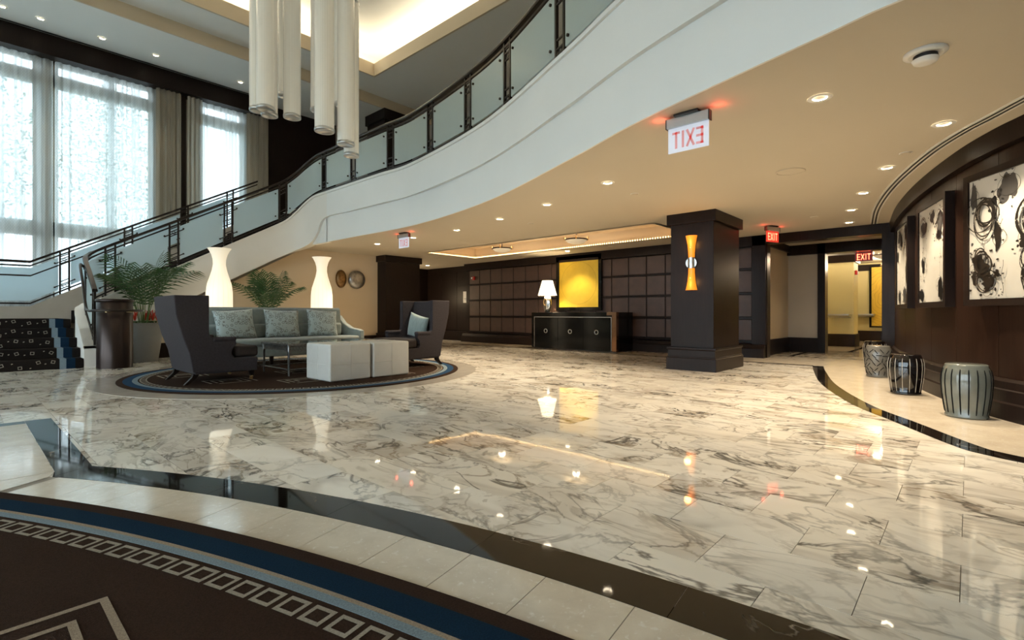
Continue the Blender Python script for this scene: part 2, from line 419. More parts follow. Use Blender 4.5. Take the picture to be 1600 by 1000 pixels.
for y0, y1 in ((3.84, 4.8), (4.8, 5.84)): G().box(.362, .525, y0+.001, y1-.001, -.009, .002).build('dark_border_slab', 'dark', floor)
for k in range(6): G().box(.36-(k+1)*1.2+.001, .36-k*1.2-.001, 5.70, 5.84, -.009, .002).build('dark_border_slab', 'dark', floor)
for i in range(7):
    for j in range(4):
        G().box(.36-(i+1)*.6+.0015, .36-i*.6-.0015, 5.70-(j+1)*.463+.0015, 5.70-j*.463-.0015, -.009, .002).build('travertine_slab', 'trav', floor)
G().prism([(.329, 3.748), (.36, 3.842), (-1.0, 3.842), (-1.0, 2.93)], -.009, .0018).build('travertine_slab', 'trav', floor)
G().prism([(.342, 3.733), (.517, 3.838), (.525, 3.842), (.36, 3.842)], -.009, .0021).build('dark_border_slab', 'dark', floor)
# ring of limestone round the seating rug
for k in range(16): sector(C3, R3-.06, 2.66, k*22.5+.03, (k+1)*22.5-.03, -.009, .0022, 8).build('limestone_ring_slab', 'ring', floor)
# right-hand border
st = 5
for i in range(0, len(RB)-1, st):
    j = min(i+st, len(RB)-1)
    A = [(p.x, p.y) for p in RB[i:j+1]]; B = [(p.x, p.y) for p in RBO[i:j+1]]
    G().band(A, B, -.009, .002).build('dark_border_slab', 'dark', floor)
wl = offset(WR, .05)
def near_wall(p): return min(wl, key=lambda q: (q.x-p.x)**2*.6+(q.y-p.y)**2)
for i in range(0, len(RBO)-1, 3):
    j = min(i+3, len(RBO)-1); a, b = near_wall(RBO[i]), near_wall(RBO[j])
    A = [(p.x, p.y) for p in RBO[i:j+1]]; n = len(A)-1
    B = [(a.x+(b.x-a.x)*k/n, a.y+(b.y-a.y)*k/n) for k in range(n+1)]
    G().band(A, B, -.009, .0016).build('travertine_slab', 'trav', floor)
G().box(9.90, 9.955, 2.0, 14.6, -.009, .0024).build('dark_border_slab', 'dark', floor)
y = 1.0
while y < 14.6:
    G().box(9.957, 10.9, y+.0015, y+.6-.0015, -.009, .0018).build('travertine_slab', 'trav', floor); y += .6
for x0 in (10.9, 12.1, 13.3, 14.5, 15.7, 16.9, 18.1, 19.3):
    for y0 in (-1, .2, 1.4, 2.6, 3.8): G().box(x0+.0015, x0+1.2-.0015, y0+.0015, y0+1.2-.0015, -.009, .001).build('travertine_slab', 'trav', floor)
for x0, x1, y0, y1 in ((11.75, 11.83, 1.2, 3.05), (11.83, 13.2, 2.75, 2.83), (13.9, 13.98, .6, 3.6), (13.98, 19.8, 2.02, 2.12)):
    G().box(x0, x1, y0, y1, -.009, .0026).build('dark_border_slab', 'dark', floor)

# ---- walls
WT = 2.5
struct(G().prism_xz([(1.62, 0), (7.9, 0), (7.9, 2.5), (5.6, 2.5), (1.62, .3)], 12.2, 12.35).build('wall_stair', 'cream'))
struct(G().box(1.62, 7.78, 12.165, 12.2, 0, .30).build('baseboard_stair', 'wood', bevel=.004))
# panelled wall
wb = struct(G().box(11.1, 11.25, 3.06, 12.12, 0, 2.5).build('wall_back', 'wood'), 'dark wall of brown leather panels between wooden rails')
vl = [11.95-.4787*k for k in range(19)]
zr = [(.345, .775), (.835, 1.295), (1.345, 1.80), (1.85, 2.27)]
pm = {}
for z0, z1 in zr:
    g = G().box(-.022, .0, -.4787/2+.013, .4787/2-.013, z0, z1); me = g.mesh('leather_panel'); me.materials.append(M['leather']); pm[z0] = me
for k in range(18):
    for z0, z1 in zr:
        o = bpy.data.objects.new('leather_panel', pm[z0]); COL.objects.link(o); o.parent = wb; o.location = (11.1, (vl[k]+vl[k+1])/2, 0)
        b = o.modifiers.new('bevel', 'BEVEL'); b.width = .008; b.segments = 2
for z in (.31, .805, 1.32, 1.825): G().box(11.05, 11.1, 3.31, 12.0, z-.022, z+.022).build('panel_rail', 'wood', wb, bevel=.003)
struct(G().box(11.0, 11.1, 3.06, 12.12, 2.29, 2.5).build('trim_1', 'wood', bevel=.004))
struct(G().sweep([(11.1, 12.12, 0), (11.1, 3.06, 0)], [(0, 0), (0, .28), (-.17, .26), (-.19, .2), (-.22, .18), (-.25, .0)]).build('baseboard_back', 'wood'))
# dark recessed wall past the panels, its return and the pale strip with a sconce
w = struct(G().box(11.4, 11.5, 12.1, 14.62, 0, 2.5).build('wall_recess', 'wood'))
for y0, y1 in ((12.14, 12.9), (12.91, 13.7), (13.71, 14.5)): G().box(11.385, 11.4, y0, y1, .34, 2.3).build('wall_panel', 'wood', w, bevel=.003)
struct(G().box(11.3, 11.4, 12.1, 14.62, 0, .3).build('baseboard_recess', 'wood', bevel=.004))
struct(G().box(10.2, 11.5, 14.5, 14.65, 0, 2.5).build('wall_return', 'wood'))
struct(G().box(7.9, 10.2, 14.5, 14.65, 0, 2.5).build('wall_passage', 'white'))
struct(G().box(7.9, 8.0, 12.35, 14.5, 0, 2.5).build('wall_passage_side', 'cream'))
# curved timber wall on the right
wr = struct(G().sweep([(p.x, p.y, 0) for p in offset(WR, -.03)], [(0, 0), (0, 2.5), (-.12, 2.5), (-.12, 0)]).build('wall_right', 'wood_red'), 'curved dark wood panelled wall')
def length(P): return sum((P[i+1]-P[i]).length for i in range(len(P)-1))
def sub(P, s0, s1):
    out = []; s = 0
    for i in range(len(P)-1):
        L = (P[i+1]-P[i]).length
        if s+L >= s0 and s <= s1:
            for t in ((max(s0-s, 0)/L), min((s1-s)/L, 1.)):
                q = P[i].lerp(P[i+1], min(max(t, 0), 1))
                if not out or (q-out[-1]).length > 1e-4: out.append(q)
        s += L
    return out
L = length(WR); s = 0.
while s < L-.05:
    e = min(s+.78, L); G().sweep(sub(WR, s+.003, e-.003), [(0, .34), (0, 2.32), (-.028, 2.32), (-.028, .34)]).build('wall_panel', 'wood_red', wr); s = e
struct(G().sweep(WR, [(.06, 2.33), (.075, 2.5), (-.02, 2.5), (-.02, 2.32), (.02, 2.32)]).build('trim_2', 'wood'))
struct(G().sweep(WR, [(.075, 0), (.075, .14), (.06, .155), (.06, .25), (.045, .26), (.04, .32), (.015, .345), (-.02, .345), (-.02, 0)]).build('baseboard_right', 'wood'))
# doorway in the panelled wall, alcove and corridor beyond
d = struct(G().box(11.0, 11.3, 3.06, 3.32, 0, 2.5).build('door_1', 'wood'), 'dark framed opening to the corridor')
G().box(11.0, 11.3, .95, 3.06, 2.32, 2.5).build('header', 'wood', d); G().box(11.0, 11.3, .93, 1.15, 0, 2.32).build('jamb', 'wood', d)
G().box(11.06, 11.28, 3.045, 3.06, 0, 2.32).build('jamb_lining', 'bronze', d)
struct(G().box(11.3, 13.4, 3.2, 3.35, 0, 2.5).build('wall_alcove', 'cream')); struct(G().box(13.3, 13.45, 2.55, 3.2, 0, 2.5).build('wall_alcove_end', 'greige'))
struct(G().box(11.3, 13.3, 3.16, 3.2, 0, .34).build('baseboard_alcove', 'wood')); struct(G().box(13.26, 13.3, 2.55, 3.16, 0, .34).build('baseboard_alcove_end', 'wood'))
struct(G().box(11.3, 13.3, 3.14, 3.2, 2.34, 2.5).build('trim_3', 'wood')); struct(G().box(11.3, 13.45, .7, 1.0, 0, 2.5).build('wall_alcove_side', 'wood'))
d = struct(G().box(13.2, 13.5, 2.42, 2.57, 0, 2.5).build('door_2', 'wood'), 'dark inner door frame of the corridor')
G().box(13.2, 13.5, 1.0, 3.2, 2.27, 2.5).build('header', 'wood', d); G().box(13.2, 13.5, 1.0, 1.38, 0, 2.27).build('jamb', 'wood', d)
struct(G().box(20.0, 20.15, -1, 6, 0, 2.6).build('wall_corridor_end', 'yellow'))
struct(G().box(13.5, 20, 5.0, 5.15, 0, 2.6).build('wall_corridor_left', 'yellow')); struct(G().box(13.5, 20, -1, -.85, 0, 2.6).build('wall_corridor_right', 'yellow'))
struct(G().box(13.45, 13.5, 3.2, 5.1, 0, 2.6).build('wall_corridor_front', 'yellow')); struct(G().box(13.45, 13.5, -1, 1.0, 0, 2.6).build('wall_corridor_near', 'yellow'))
struct(G().box(19.95, 20, -.9, 5, 0, .34).build('baseboard_corridor', 'wood')); struct(G().box(19.94, 20, -.9, 5, 2.3, 2.5).build('trim_4', 'wood'))
pier = thing('corridor_pier', 'pale yellow pier with black base standing in the corridor', 'pier', (16.65, 2.62, 0))
G().box(-.35, .35, -.3, .3, .34, 2.3).build('shaft', 'yellow', pier); G().box(-.38, .38, -.33, .33, 0, .34).build('base', 'wood', pier, bevel=.004)
G().box(-.4, .4, -.35, .35, 2.3, 2.5).build('crown', 'wood', pier)
struct(G().box(13.45, 20.2, -1, 5.2, 2.55, 2.65).build('ceiling_corridor', 'aceil'))
# ---- outer shell
def wall_with_holes(name, m, axis, pos, th, a0, a1, z0, z1, holes):
    g = G(); cuts = sorted(set([a0, a1] + [h[0] for h in holes] + [h[1] for h in holes]))
    for c0, c1 in zip(cuts, cuts[1:]):
        mid = (c0+c1)/2; hs = [h for h in holes if h[0] < mid < h[1]]
        segs = [(z0, z1)] if not hs else [(z0, hs[0][2]), (hs[0][3], z1)]
        for s0, s1 in segs:
            if s1-s0 < .001: continue
            if axis == 'x': g.box(c0, c1, pos, pos+th, s0, s1)
            else: g.box(pos, pos+th, c0, c1, s0, s1)
    return struct(g.build(name, m))
WIN = [(-6.4, -2.75, 1.25, 6.62), (-2.5, 1.17, 1.25, 6.62), (1.41, 3.3, 1.25, 6.62), (4.25, 5.46, 1.25, 6.62)]
wall_with_holes('wall_window', 'tan', 'x', 15.3, .2, U0, 6.0, 0, 7.3, WIN)
struct(G().box(6.0, 8.2, 15.2, 15.5, 3.4, 7.3).build('wall_upper_dark', 'wood')); struct(G().box(8.2, U1, 15.3, 15.5, 0, 7.3).build('wall_upper_pale', 'white'))
struct(G().box(6.0, 8.2, 15.2, 15.5, 0, 3.4).build('wall_lower_far', 'tan'))
WIN2 = [(y, y+3.1, .35, 3.9) for y in (-4.3, -.9, 2.5, 5.9, 9.3)]
wall_with_holes('wall_left', 'white', 'y', U0-.2, .2, V0, V1+.2, 0, 7.3, WIN2)
struct(G().box(U0-.2, U1, V0-.2, V0, 0, 7.3).build('wall_front', 'cream')); struct(G().box(U1, U1+.15, V0, V1+.2, 3.4, 7.4).build('wall_upper_back', 'cream'))
def window(name, axis, pos, a0, a1, z0, z1, mull, trans, fw=.09):
    def bx(p0, p1, q0, q1, d=.12):
        return G().box(p0, p1, pos-d/2, pos+d/2, q0, q1) if axis == 'x' else G().box(pos-d/2, pos+d/2, p0, p1, q0, q1)
    w = bx(a0, a0+fw, z0, z1); w = w.build(name, 'tan'); struct(w)
    bx(a1-fw, a1, z0, z1).build('frame', 'tan', w); bx(a0, a1, z1-fw, z1).build('frame', 'tan', w); bx(a0, a1, z0, z0+fw).build('frame', 'tan', w)
    for m_ in mull: bx(m_-.05, m_+.05, z0, z1).build('mullion', 'tan', w)
    for t0, t1 in trans: bx(a0, a1, t0, t1).build('transom', 'tan', w)
    xs = [a0]+list(mull)+[a1]; zs = [z0]+[(t0+t1)/2 for t0, t1 in trans]+[z1]
    for p0, p1 in zip(xs, xs[1:]):
        for q0, q1 in zip(zs, zs[1:]): bx(p0+.04, p1-.04, q0+.04, q1-.04, .008).build('pane', 'glass', w)
TR = [(6.03, 6.31), (2.64, 2.97)]
window('window_1', 'x', 15.4, *WIN[0], (-4.6,), TR); window('window_2', 'x', 15.4, *WIN[1], (-.65,), TR)
window('window_3', 'x', 15.4, *WIN[2], (2.47,), TR); window('window_4', 'x', 15.4, *WIN[3], (), TR)
for i, h in enumerate(WIN2): window('window_%d' % (5+i), 'y', U0-.1, *h, ((h[0]+h[1])/2,), [(2.6, 2.72)])
struct(G().box(U0, 6.05, 14.86, 14.96, 6.55, 7.0).build('trim_5', 'wood'), 'dark valance along the top of the windows')
struct(G().box(U0, 6.05, 14.96, 15.3, 6.56, 6.6).build('trim_8', 'wood'), 'pelmet board that carries the curtains')
struct(G().box(3.84, 3.97, 15.12, 15.3, 0, 6.6).build('trim_6', 'wood'))
# ---- ceilings
def path_to(P, u1): return [(p.x, p.y) for p in P]
edge = [(p.x, p.y) for p in BE]
struct(G().prism([(8.3, -5), (8.3, 14.6), (5.52, 14.6)] + edge, 2.5, 2.56).build('ceiling', 'ceil'))
struct(G().box(8.3, 10.05, -5, 4.18, 2.5, 2.56).build('ceiling_near', 'ceil')); struct(G().box(8.3, 10.05, 10.6, 14.6, 2.5, 2.56).build('ceiling_far', 'ceil'))
struct(G().box(10.05, 13.5, -5, 14.6, 2.5, 2.56).build('ceiling_back', 'ceil'))
tr = struct(G().box(8.2, 10.15, 4.08, 10.7, 2.78, 2.82).build('ceiling_tray', 'ceil'), 'raised ceiling tray lit by an amber rope light')
for b in ((8.2, 8.26, 4.08, 10.7), (10.09, 10.15, 4.08, 10.7), (8.2, 10.15, 4.08, 4.14), (8.2, 10.15, 10.64, 10.7)): G().box(*b, 2.5, 2.8).build('tray_side', 'ceil', tr)
struct(G().prism([(U1, -5), (U1, 15.3), (5.6, 15.3), (5.6, 11.3)] + [(p.x+.06, p.y) for p in BE][1:], 3.42, 3.5).build('floor_mezzanine', 'trav'))
struct(G().box(U0, U1, 12.9, V1, 7.0, 7.06).build('ceiling_soffit', 'aceil')); struct(G().box(U0, U1, 12.86, 12.9, 7.0, 7.36).build('ceiling_step', 'cream'))
CV = (-4.0, 7.55, .6, 11.9)
for i, b in enumerate(((U0, U1, CV[3], 12.86), (U0, U1, V0, CV[2]), (U0, CV[0], CV[2], CV[3]), (CV[1], U1, CV[2], CV[3]))):
    struct(G().box(b[0], b[1], b[2], b[3], 7.3, 7.36).build('ceiling_atrium' if i == 0 else 'ceiling_atrium.%03d' % i, 'aceil'))
cv = struct(G().box(CV[0]-.7, CV[1]+.7, CV[2]-.7, CV[3]+.7, 8.2, 8.26).build('ceiling_cove', 'aceil'), 'lit ceiling cove over the atrium')
for b in ((CV[0], CV[0]+.05, CV[2], CV[3]), (CV[1]-.05, CV[1], CV[2], CV[3]), (CV[0]+.05, CV[1]-.05, CV[2], CV[2]+.05), (CV[0]+.05, CV[1]-.05, CV[3]-.05, CV[3])): G().box(*b, 7.292, 7.63).build('cove_fascia', 'cream', cv)
for b in ((CV[0]-.7, CV[0]-.65, CV[2]-.7, CV[3]+.7), (CV[1]+.65, CV[1]+.7, CV[2]-.7, CV[3]+.7), (CV[0]-.7, CV[1]+.7, CV[2]-.7, CV[2]-.65), (CV[0]-.7, CV[1]+.7, CV[3]+.65, CV[3]+.7)): G().box(*b, 7.36, 8.2).build('cove_side', 'aceil', cv)
COVE = 60.
for loc, sz, rt_ in (((CV[1]+.3, 6.25, 7.5), (.2, 11.2), (PI, 0, 0)), ((1.77, CV[3]+.3, 7.5), (11.5, .2), (PI, 0, 0)), ((CV[0]-.3, 6.25, 7.5), (.2, 11.2), (PI, 0, 0)), ((1.77, CV[2]-.3, 7.5), (11.5, .2), (PI, 0, 0))):
    area(cv, loc, sz, COVE, (1, .86, .62), rt_)
# ---- balcony fascia
up = [Vector((p.x-.07, p.y, 0)) for p in BE][4:]
fz = struct(G().sweep([(p.x, p.y, 0) for p in BE][4:], [(-.02, 2.496), (-.02, 3.1), (-.001, 3.1), (-.001, 2.496)]).build('trim_7', 'white'), 'white balcony fascia with a stepped lower band')
bmx = G()
bmx.add([(5.50, 11.27, 2.497), (5.50, 10.57, 2.497), (5.50, 10.57, 3.1), (5.50, 10.66, 3.1), (5.60, 11.27, 2.497), (5.60, 10.57, 2.497), (5.60, 10.57, 3.1), (5.60, 10.66, 3.1)],
        [(0, 1, 2, 3), (7, 6, 5, 4), (0, 4, 5, 1), (0, 3, 7, 4), (3, 2, 6, 7), (1, 5, 6, 2)])
bmx.build('fascia_end', 'white', fz)
# ================================================================ STAIRS, RAILINGS, CURTAINS
def ribbon(P, z0, z1, th):                          # upright strip of varying height, thickness to the left of travel
    Q = offset([Vector((p[0], p[1], 0)) for p in P], th); n = len(P); g = G()
    vs_ = [(p[0], p[1], a) for p, a in zip(P, z0)] + [(p[0], p[1], b) for p, b in zip(P, z1)] + [(q.x, q.y, a) for q, a in zip(Q, z0)] + [(q.x, q.y, b) for q, b in zip(Q, z1)]
    fs = []
    for i in range(n-1):
        fs += [(i, i+1, n+i+1, n+i), (2*n+i+1, 2*n+i, 3*n+i, 3*n+i+1), (n+i, n+i+1, 3*n+i+1, 3*n+i), (i+1, i, 2*n+i, 2*n+i+1)]
    fs += [(0, n, 3*n, 2*n), (n-1, 3*n-1, 4*n-1, 2*n-1)]
    return g.add(vs_, fs)
sl = lambda u: 1.03+.567*(u-1.5)
SP = [(1.585,10.88,.36,0), (1.585,11.4,.68,0), (1.585,11.82,.94,0), (1.64,12.0,1.06,0.3), (1.8,12.05,1.2,.42)]
SP += [(u, 12.06-(u-1.8)*.115, sl(u), max(sl(u)-.78, 0)) for u in (2.4, 3.0, 3.6, 4.2, 4.75)]
SP += [(5.02,11.64,3.04,2.25), (5.22,11.54,3.24,2.36), (5.36,11.38,3.44,2.45), (5.43,11.18,3.56,2.55), (5.45,10.95,3.6,2.73), (5.45,10.6,3.6,3.03), (5.45,9.5,3.6,3.03), (5.45,8.4,3.6,3.03), (5.45,7.35,3.6,3.03)]
SP += [(p[0]-.07, p[1], 3.6, 3.03) for p in ((5.05,5.07),(4.27,3.08),(3.81,2.03),(3.36,.66),(3.22,.15),(3.05,-1.2),(3.0,-3),(3.0,-5))]
SS = spline(SP, 8)
stair = thing('staircase', 'carpeted staircase with ivory stringer rising along the curtained windows', 'staircase', (0, 0, 0))
ns = next(i for i, p in enumerate(SS) if p.y < 10.6 and p.x > 5)
ribbon([(p.x, p.y) for p in SS[:ns+1]], [p.w for p in SS[:ns+1]], [p.z for p in SS[:ns+1]], .2).build('stringer', 'stringer', stair)
g = G().sweep([(p.x, p.y, p.z) for p in SS[:ns+1]], [(-.03, -.045), (-.03, 0), (.21, 0), (.21, -.045)]); g.build('stringer_cap', 'stringer', stair)
ribbon([(p.x, p.y) for p in SS[ns:]], [p.w for p in SS[ns:]], [p.z for p in SS[ns:]], .2).build('fascia_band', 'white', fz)
G().sweep([(p.x, p.y, p.z) for p in SS[ns:]], [(-.03, -.045), (-.03, 0), (.21, 0), (.21, -.045)]).build('fascia_cap', 'white', fz)
# sloping underside of the upper flight
G().add([(1.9, 12.03, .40), (5.5, 11.7, 2.45), (5.5, 14.4, 2.45), (1.9, 14.4, .40)], [(0, 1, 2, 3)]).build('underside', 'cream', stair)
# first flight
fv = lambda k, u: 10.87+.357*k+(1.38-u)*.14
rs = random.Random(5)
for k in range(5):
    yb = 12.9 if k < 4 else 14.4
    uL = -3.2
    g = G().prism([(uL, fv(k, uL)), (1.38, fv(k, 1.38)), (1.38, yb), (uL, yb)], .16*k, .16*(k+1))
    st_ = g.build('step', 'c_stair', stair, bevel=.012)
    for nm, a, b, m in (('pale_stripe', 1.085, 1.165, 'c_light'), ('blue_stripe', 1.165, 1.275, 'c_blue')):
        e = .004
        G().add([(a, fv(k, a)-e, .16*k), (b, fv(k, b)-e, .16*k), (b, fv(k, b)-e, .16*(k+1)+e), (a, fv(k, a)-e, .16*(k+1)+e), (b, fv(k, b)+.36, .16*(k+1)+e), (a, fv(k, a)+.36, .16*(k+1)+e)],
                [(0, 1, 2, 3), (3, 2, 4, 5)]).build(nm, m, st_, fix=False)
    g = G(); e = .005
    for i in range(22):
        u = 1.0-i*.185+rs.uniform(-.03, .03)
        zc = .16*k+rs.choice([.045, .09, .12]); a = rs.uniform(.2, 1.2); s_ = .034
        for q in range(4):
            a0, a1 = a+q*PI/2, a+(q+1)*PI/2
            P = []
            for an, r in ((a0, s_), (a1, s_), (a1, s_*.68), (a0, s_*.68)):
                uu, zz = u+r*math.cos(an), zc+r*math.sin(an)
                over = zz-.16*(k+1)
                if over > 0: P.append((uu, fv(k, uu)-e+over+.004, .16*(k+1)+e))
                else: P.append((uu, fv(k, uu)-e, max(zz, .16*k+.002)))
            g.add(P, [(0, 1, 2, 3)])
        ud = u-.09; zd = .16*k+rs.uniform(.03, .12)
        g.add([(ud-.008, fv(k, ud)-e, zd-.008), (ud+.012, fv(k, ud)-e, zd), (ud+.008, fv(k, ud)-e, zd+.012), (ud-.01, fv(k, ud)-e, zd+.006)], [(0, 1, 2, 3)])
    g.build('woven_squares', 'c_cream', st_, fix=False)['kind'] = 'stuff'
G().box(-6.4, 1.38, 12.95, 14.4, 0, .8).build('landing', 'c_stair', stair)
for k in range(15):
    u = 1.62+.258*k; G().box(u, u+.262, 12.27, 14.4, .8+.169*k-.1, .8+.169*(k+1)).build('step', 'c_stair', stair)
# outer side wall of the stair
OP = [(-6.4, 14.4, 1.05), (.98, 14.4, 1.05), (5.5, 14.4, 3.6)]
ribbon([(p[0], p[1]) for p in OP], [0, 0, 1.6], [p[2] for p in OP], .16).build('outer_wall', 'tan', stair)

def railing(name, label, P, stations, arms=()):
    r = thing(name, label, 'railing'); base = [Vector((p.x, p.y, p.z)) for p in P]
    ln = [0.]
    for a, b in zip(base, base[1:]): ln.append(ln[-1]+(b-a).length)
    T = ln[-1]
    G().sweep([(p.x, p.y, p.z) for p in base], [(-.035, .905), (-.04, .93), (-.03, .955), (.03, .955), (.04, .93), (.035, .905)]).build('handrail', 'rail', r)
    G().sweep(base, [(-.014, .83), (-.014, .862), (.014, .862), (.014, .83)]).build('upper_rail', 'rail', r)
    G().sweep(base, [(-.018, .045), (-.018, .08), (.018, .08), (.018, .045)]).build('bottom_rail', 'rail', r)
    def at(s):
        s = min(max(s, 0), T-1e-4)
        i = next(i for i in range(len(ln)-1) if ln[i+1] >= s)
        f = (s-ln[i])/max(ln[i+1]-ln[i], 1e-6); p = base[i].lerp(base[i+1], f); t = (base[i+1]-base[i]).normalized()
        return p, t
    half = .085
    for q, s in enumerate(stations):
        g = G()
        for e in (-half, half):
            p, t = at(s+e); a = math.atan2(t.y, t.x); g.obox((p.x, p.y, p.z+.455), (.032, .034, .91), a)
        p, t = at(s); a = math.atan2(t.y, t.x); sl_ = math.atan2(t.z, math.hypot(t.x, t.y))
        for h in (.11, .17, .27, .66, .75, .81): g.obox((p.x, p.y, p.z+h), (2*half, .022, .018), a, 0, -sl_)
        post = g.build('post', 'rail', r)
        for h in (.14, .71):
            c = Vector((p.x, p.y, p.z+h)); d = Vector((math.cos(a), math.sin(a), 0)); g = G()
            g.tube([c+d*.03*math.cos(w)+Vector((0, 0, .03*math.sin(w))) for w in [2*PI*i/12 for i in range(12)]], .006, 5, True).build('ring', 'rail', post)
        if q in arms:
            c = Vector((p.x, p.y, p.z)); nrm = Vector((-t.y, t.x, 0)).normalized()
            for h in (.2, .70): 
                o_ = c+Vector((0, 0, h))-nrm*.03
                G().tube([o_-t*.19, o_+t*.19], .011, 6).build('cross_bar', 'rail', post)
    ss = list(stations)
    for s0, s1 in zip(ss, ss[1:]):
        Q = sub(base, s0+half+.035, s1-half-.035)
        if len(Q) < 2: continue
        Q2 = offset([Vector((p.x, p.y, p.z)) for p in Q], -.012)
        gp = ribbon([(p.x, p.y) for p in Q2], [p.z+.115 for p in Q], [p.z+.80 for p in Q], .012).build('glass_panel', 'frost', r)
        for pt in (at(s0+half+.10), at(s1-half-.10)):
            p, t = pt; nrm = Vector((-t.y, t.x, 0)).normalized()
            for h in (.20, .715): c = p+Vector((0, 0, h)); G().tube([c-nrm*.034, c+nrm*.03], .017, 8).build('standoff', 'rail', gp)
    return r
RP = [Vector((p.x, p.y, p.z)) for p in offset([Vector((p.x, p.y, p.z)) for p in SS], .07)]
def station(P, u, v):
    s = 0; best = (1e9, 0)
    for a, b in zip(P, P[1:]):
        d = math.hypot(a.x-u, a.y-v)
        if d < best[0]: best = (d, s)
        s += (b-a).length
    return best[1]
stn = [.1]+[station(RP, u, v) for u, v in ((1.5,11.8),(1.9,12.1),(2.94,12.0),(3.95,11.9),(5.0,11.7),(5.5,10.76),(5.5,9.47),(5.5,8.19),(5.45,6.96),(5.17,5.68),(4.81,4.49),(4.35,3.3),(3.88,2.15),(3.5,.95),(3.25,-.2),(3.05,-1.6),(3.0,-3.2))]
railing('stair_railing', 'dark bronze railing with frosted glass following the ivory stringer and white balcony', RP, stn, (2, 3, 4))
ORP = [Vector((p[0], p[1]+.08, p[2])) for p in OP]
ORP2 = []
for a, b in zip(ORP, ORP[1:]):
    for k in range(6): ORP2.append(a.lerp(b, k/6))
ORP2.append(ORP[-1])
so = [station(ORP2, u, 14.48) for u in (-5.6,-4.3,-3,-1.7,-.45)]
ln_kink = station(ORP2, .98, 14.48)
so += [ln_kink+d for d in (.62, 1.9, 3.2, 4.4)]
r2 = railing('stair_railing', 'dark bronze railing with frosted glass on the tan wall beside the windows', ORP2, so, tuple(range(9)))
G().sweep(offset(ORP2, -.1), [(-.013, .62), (-.013, .65), (.013, .65), (.013, .62)]).build('grab_rail', 'rail', r2)
# pipe handrail that drops down the first flight and loops round the drum
drum = thing('bronze_drum', 'dark bronze cylindrical drum at the foot of the staircase', 'drum', (1.74, 10.56, 0))
G().lathe([(.245, 0), (.245, 1.09), (.238, 1.095)], n=48).build('body', 'bronze', drum); G().lathe([(.255, 1.095), (.26, 1.105), (.26, 1.13), (.25, 1.14), (.0, 1.14)], n=48).build('lid', 'bronze', drum)
ph = [(1.50, 11.80, 1.74), (1.44, 11.70, 1.78), (1.42, 11.5, 1.66), (1.41, 11.2, 1.42), (1.39, 10.75, 1.02), (1.395, 10.52, .95), (1.44, 10.34, .95), (1.57, 10.22, .95), (1.74, 10.19, .95), (1.93, 10.23, .95), (2.06, 10.36, .95), (2.11, 10.52, .95)]
pr_ = thing('pipe_handrail', 'slim dark pipe handrail curling in front of the bronze drum', 'handrail')
G().tube([tuple(p) for p in spline(ph, 5)], .021, 10).build('pipe', 'rail', pr_)
for q in ([(1.57, 10.23, .93), (1.63, 10.34, .93)], [(1.93, 10.24, .93), (1.86, 10.34, .93)]): G().tube(q, .012, 6).build('bracket', 'brass', pr_)

# ---- curtains
def curtain(name, label, u0, u1, amp, per, m, seed, v=15.17, z0=.82, z1=6.56, grp='sheer curtains at the tall windows'):
    rr = random.Random(seed); n = max(int((u1-u0)/.022), 12); V = []; F = []
    ph_ = [rr.uniform(0, 6.28) for _ in range(4)]
    zs = [z0, z0+1.2, (z0+z1)/2, z1-1, z1]
    for i in range(n+1):
        u = u0+(u1-u0)*i/n
        for j, z in enumerate(zs):
            k = 1.25-.5*j/4
            y = v+k*amp*(math.sin(u*2*PI/per+ph_[0]+.3*math.sin(u*3+ph_[1]))+.4*math.sin(u*2*PI/per*2.3+ph_[2]))
            V.append((u, y, z))
    m_ = len(zs)
    for i in range(n):
        for j in range(m_-1): F.append((i*m_+j, (i+1)*m_+j, (i+1)*m_+j+1, i*m_+j+1))
    o = G().add(V, F, True).build(name, m, fix=False); return tag(o, label, 'curtain', grp)
curtain('sheer_curtain', 'long sheer curtain with fine stripes left of the corner pier', -6.6, 1.40, .035, .17, 'sheer', 1)
curtain('sheer_curtain', 'sheer striped curtain between the pale pier and the gathered drape', 1.43, 3.35, .035, .17, 'sheer', 2)
curtain('gathered_curtain', 'tan gathered curtain left of the dark mullion', 3.30, 3.84, .045, .11, 'drape', 3, 15.03)
curtain('gathered_curtain', 'tan gathered curtain right of the dark mullion', 3.98, 4.32, .045, .11, 'drape', 4, 15.03)
curtain('sheer_curtain', 'sheer curtain over the single bright window beside the dark wall', 4.27, 5.50, .03, .19, 'sheer', 5)
curtain('gathered_curtain', 'tan gathered curtain against the dark upper wall', 5.42, 6.02, .045, .11, 'drape', 6, 15.03)
# ---- columns
def column(label, loc, w, d):
    c = thing('column', label, 'column', loc)
    G().box(0, w, 0, d, .36, 2.34).build('shaft', 'wood', c, bevel=.004)
    G().box(-.05, w+.05, -.05, d+.05, 2.33, 2.5).build('crown', 'wood', c, bevel=.004)
    g = G(); pl = [(.055, 0), (.055, .19), (.045, .2), (.045, .215), (.035, .22), (.035, .32), (.05, .335), (.05, .36), (0, .36), (0, 0)]
    base = [(0, 0, 0), (w, 0, 0), (w, d, 0), (0, d, 0)]
    for k in range(len(pl)-2):
        (a, z0), (b, z1) = pl[k], pl[k+1]
        P = [(-a, -a, z0), (w+a, -a, z0), (w+a, d+a, z0), (-a, d+a, z0), (-b, -b, z1), (w+b, -b, z1), (w+b, d+b, z1), (-b, d+b, z1)]
        g.add(P, [(0, 1, 5, 4), (1, 2, 6, 5), (2, 3, 7, 6), (3, 0, 4, 7)])
    g.build('plinth', 'wood', c, fix=False); return c
column('square dark wood column carrying the amber sconce', (7.80, 2.91, 0), 1.15, .69)
column('dark wood column beside the cream wall', (7.83, 11.80, 0), 1.15, 1.0)
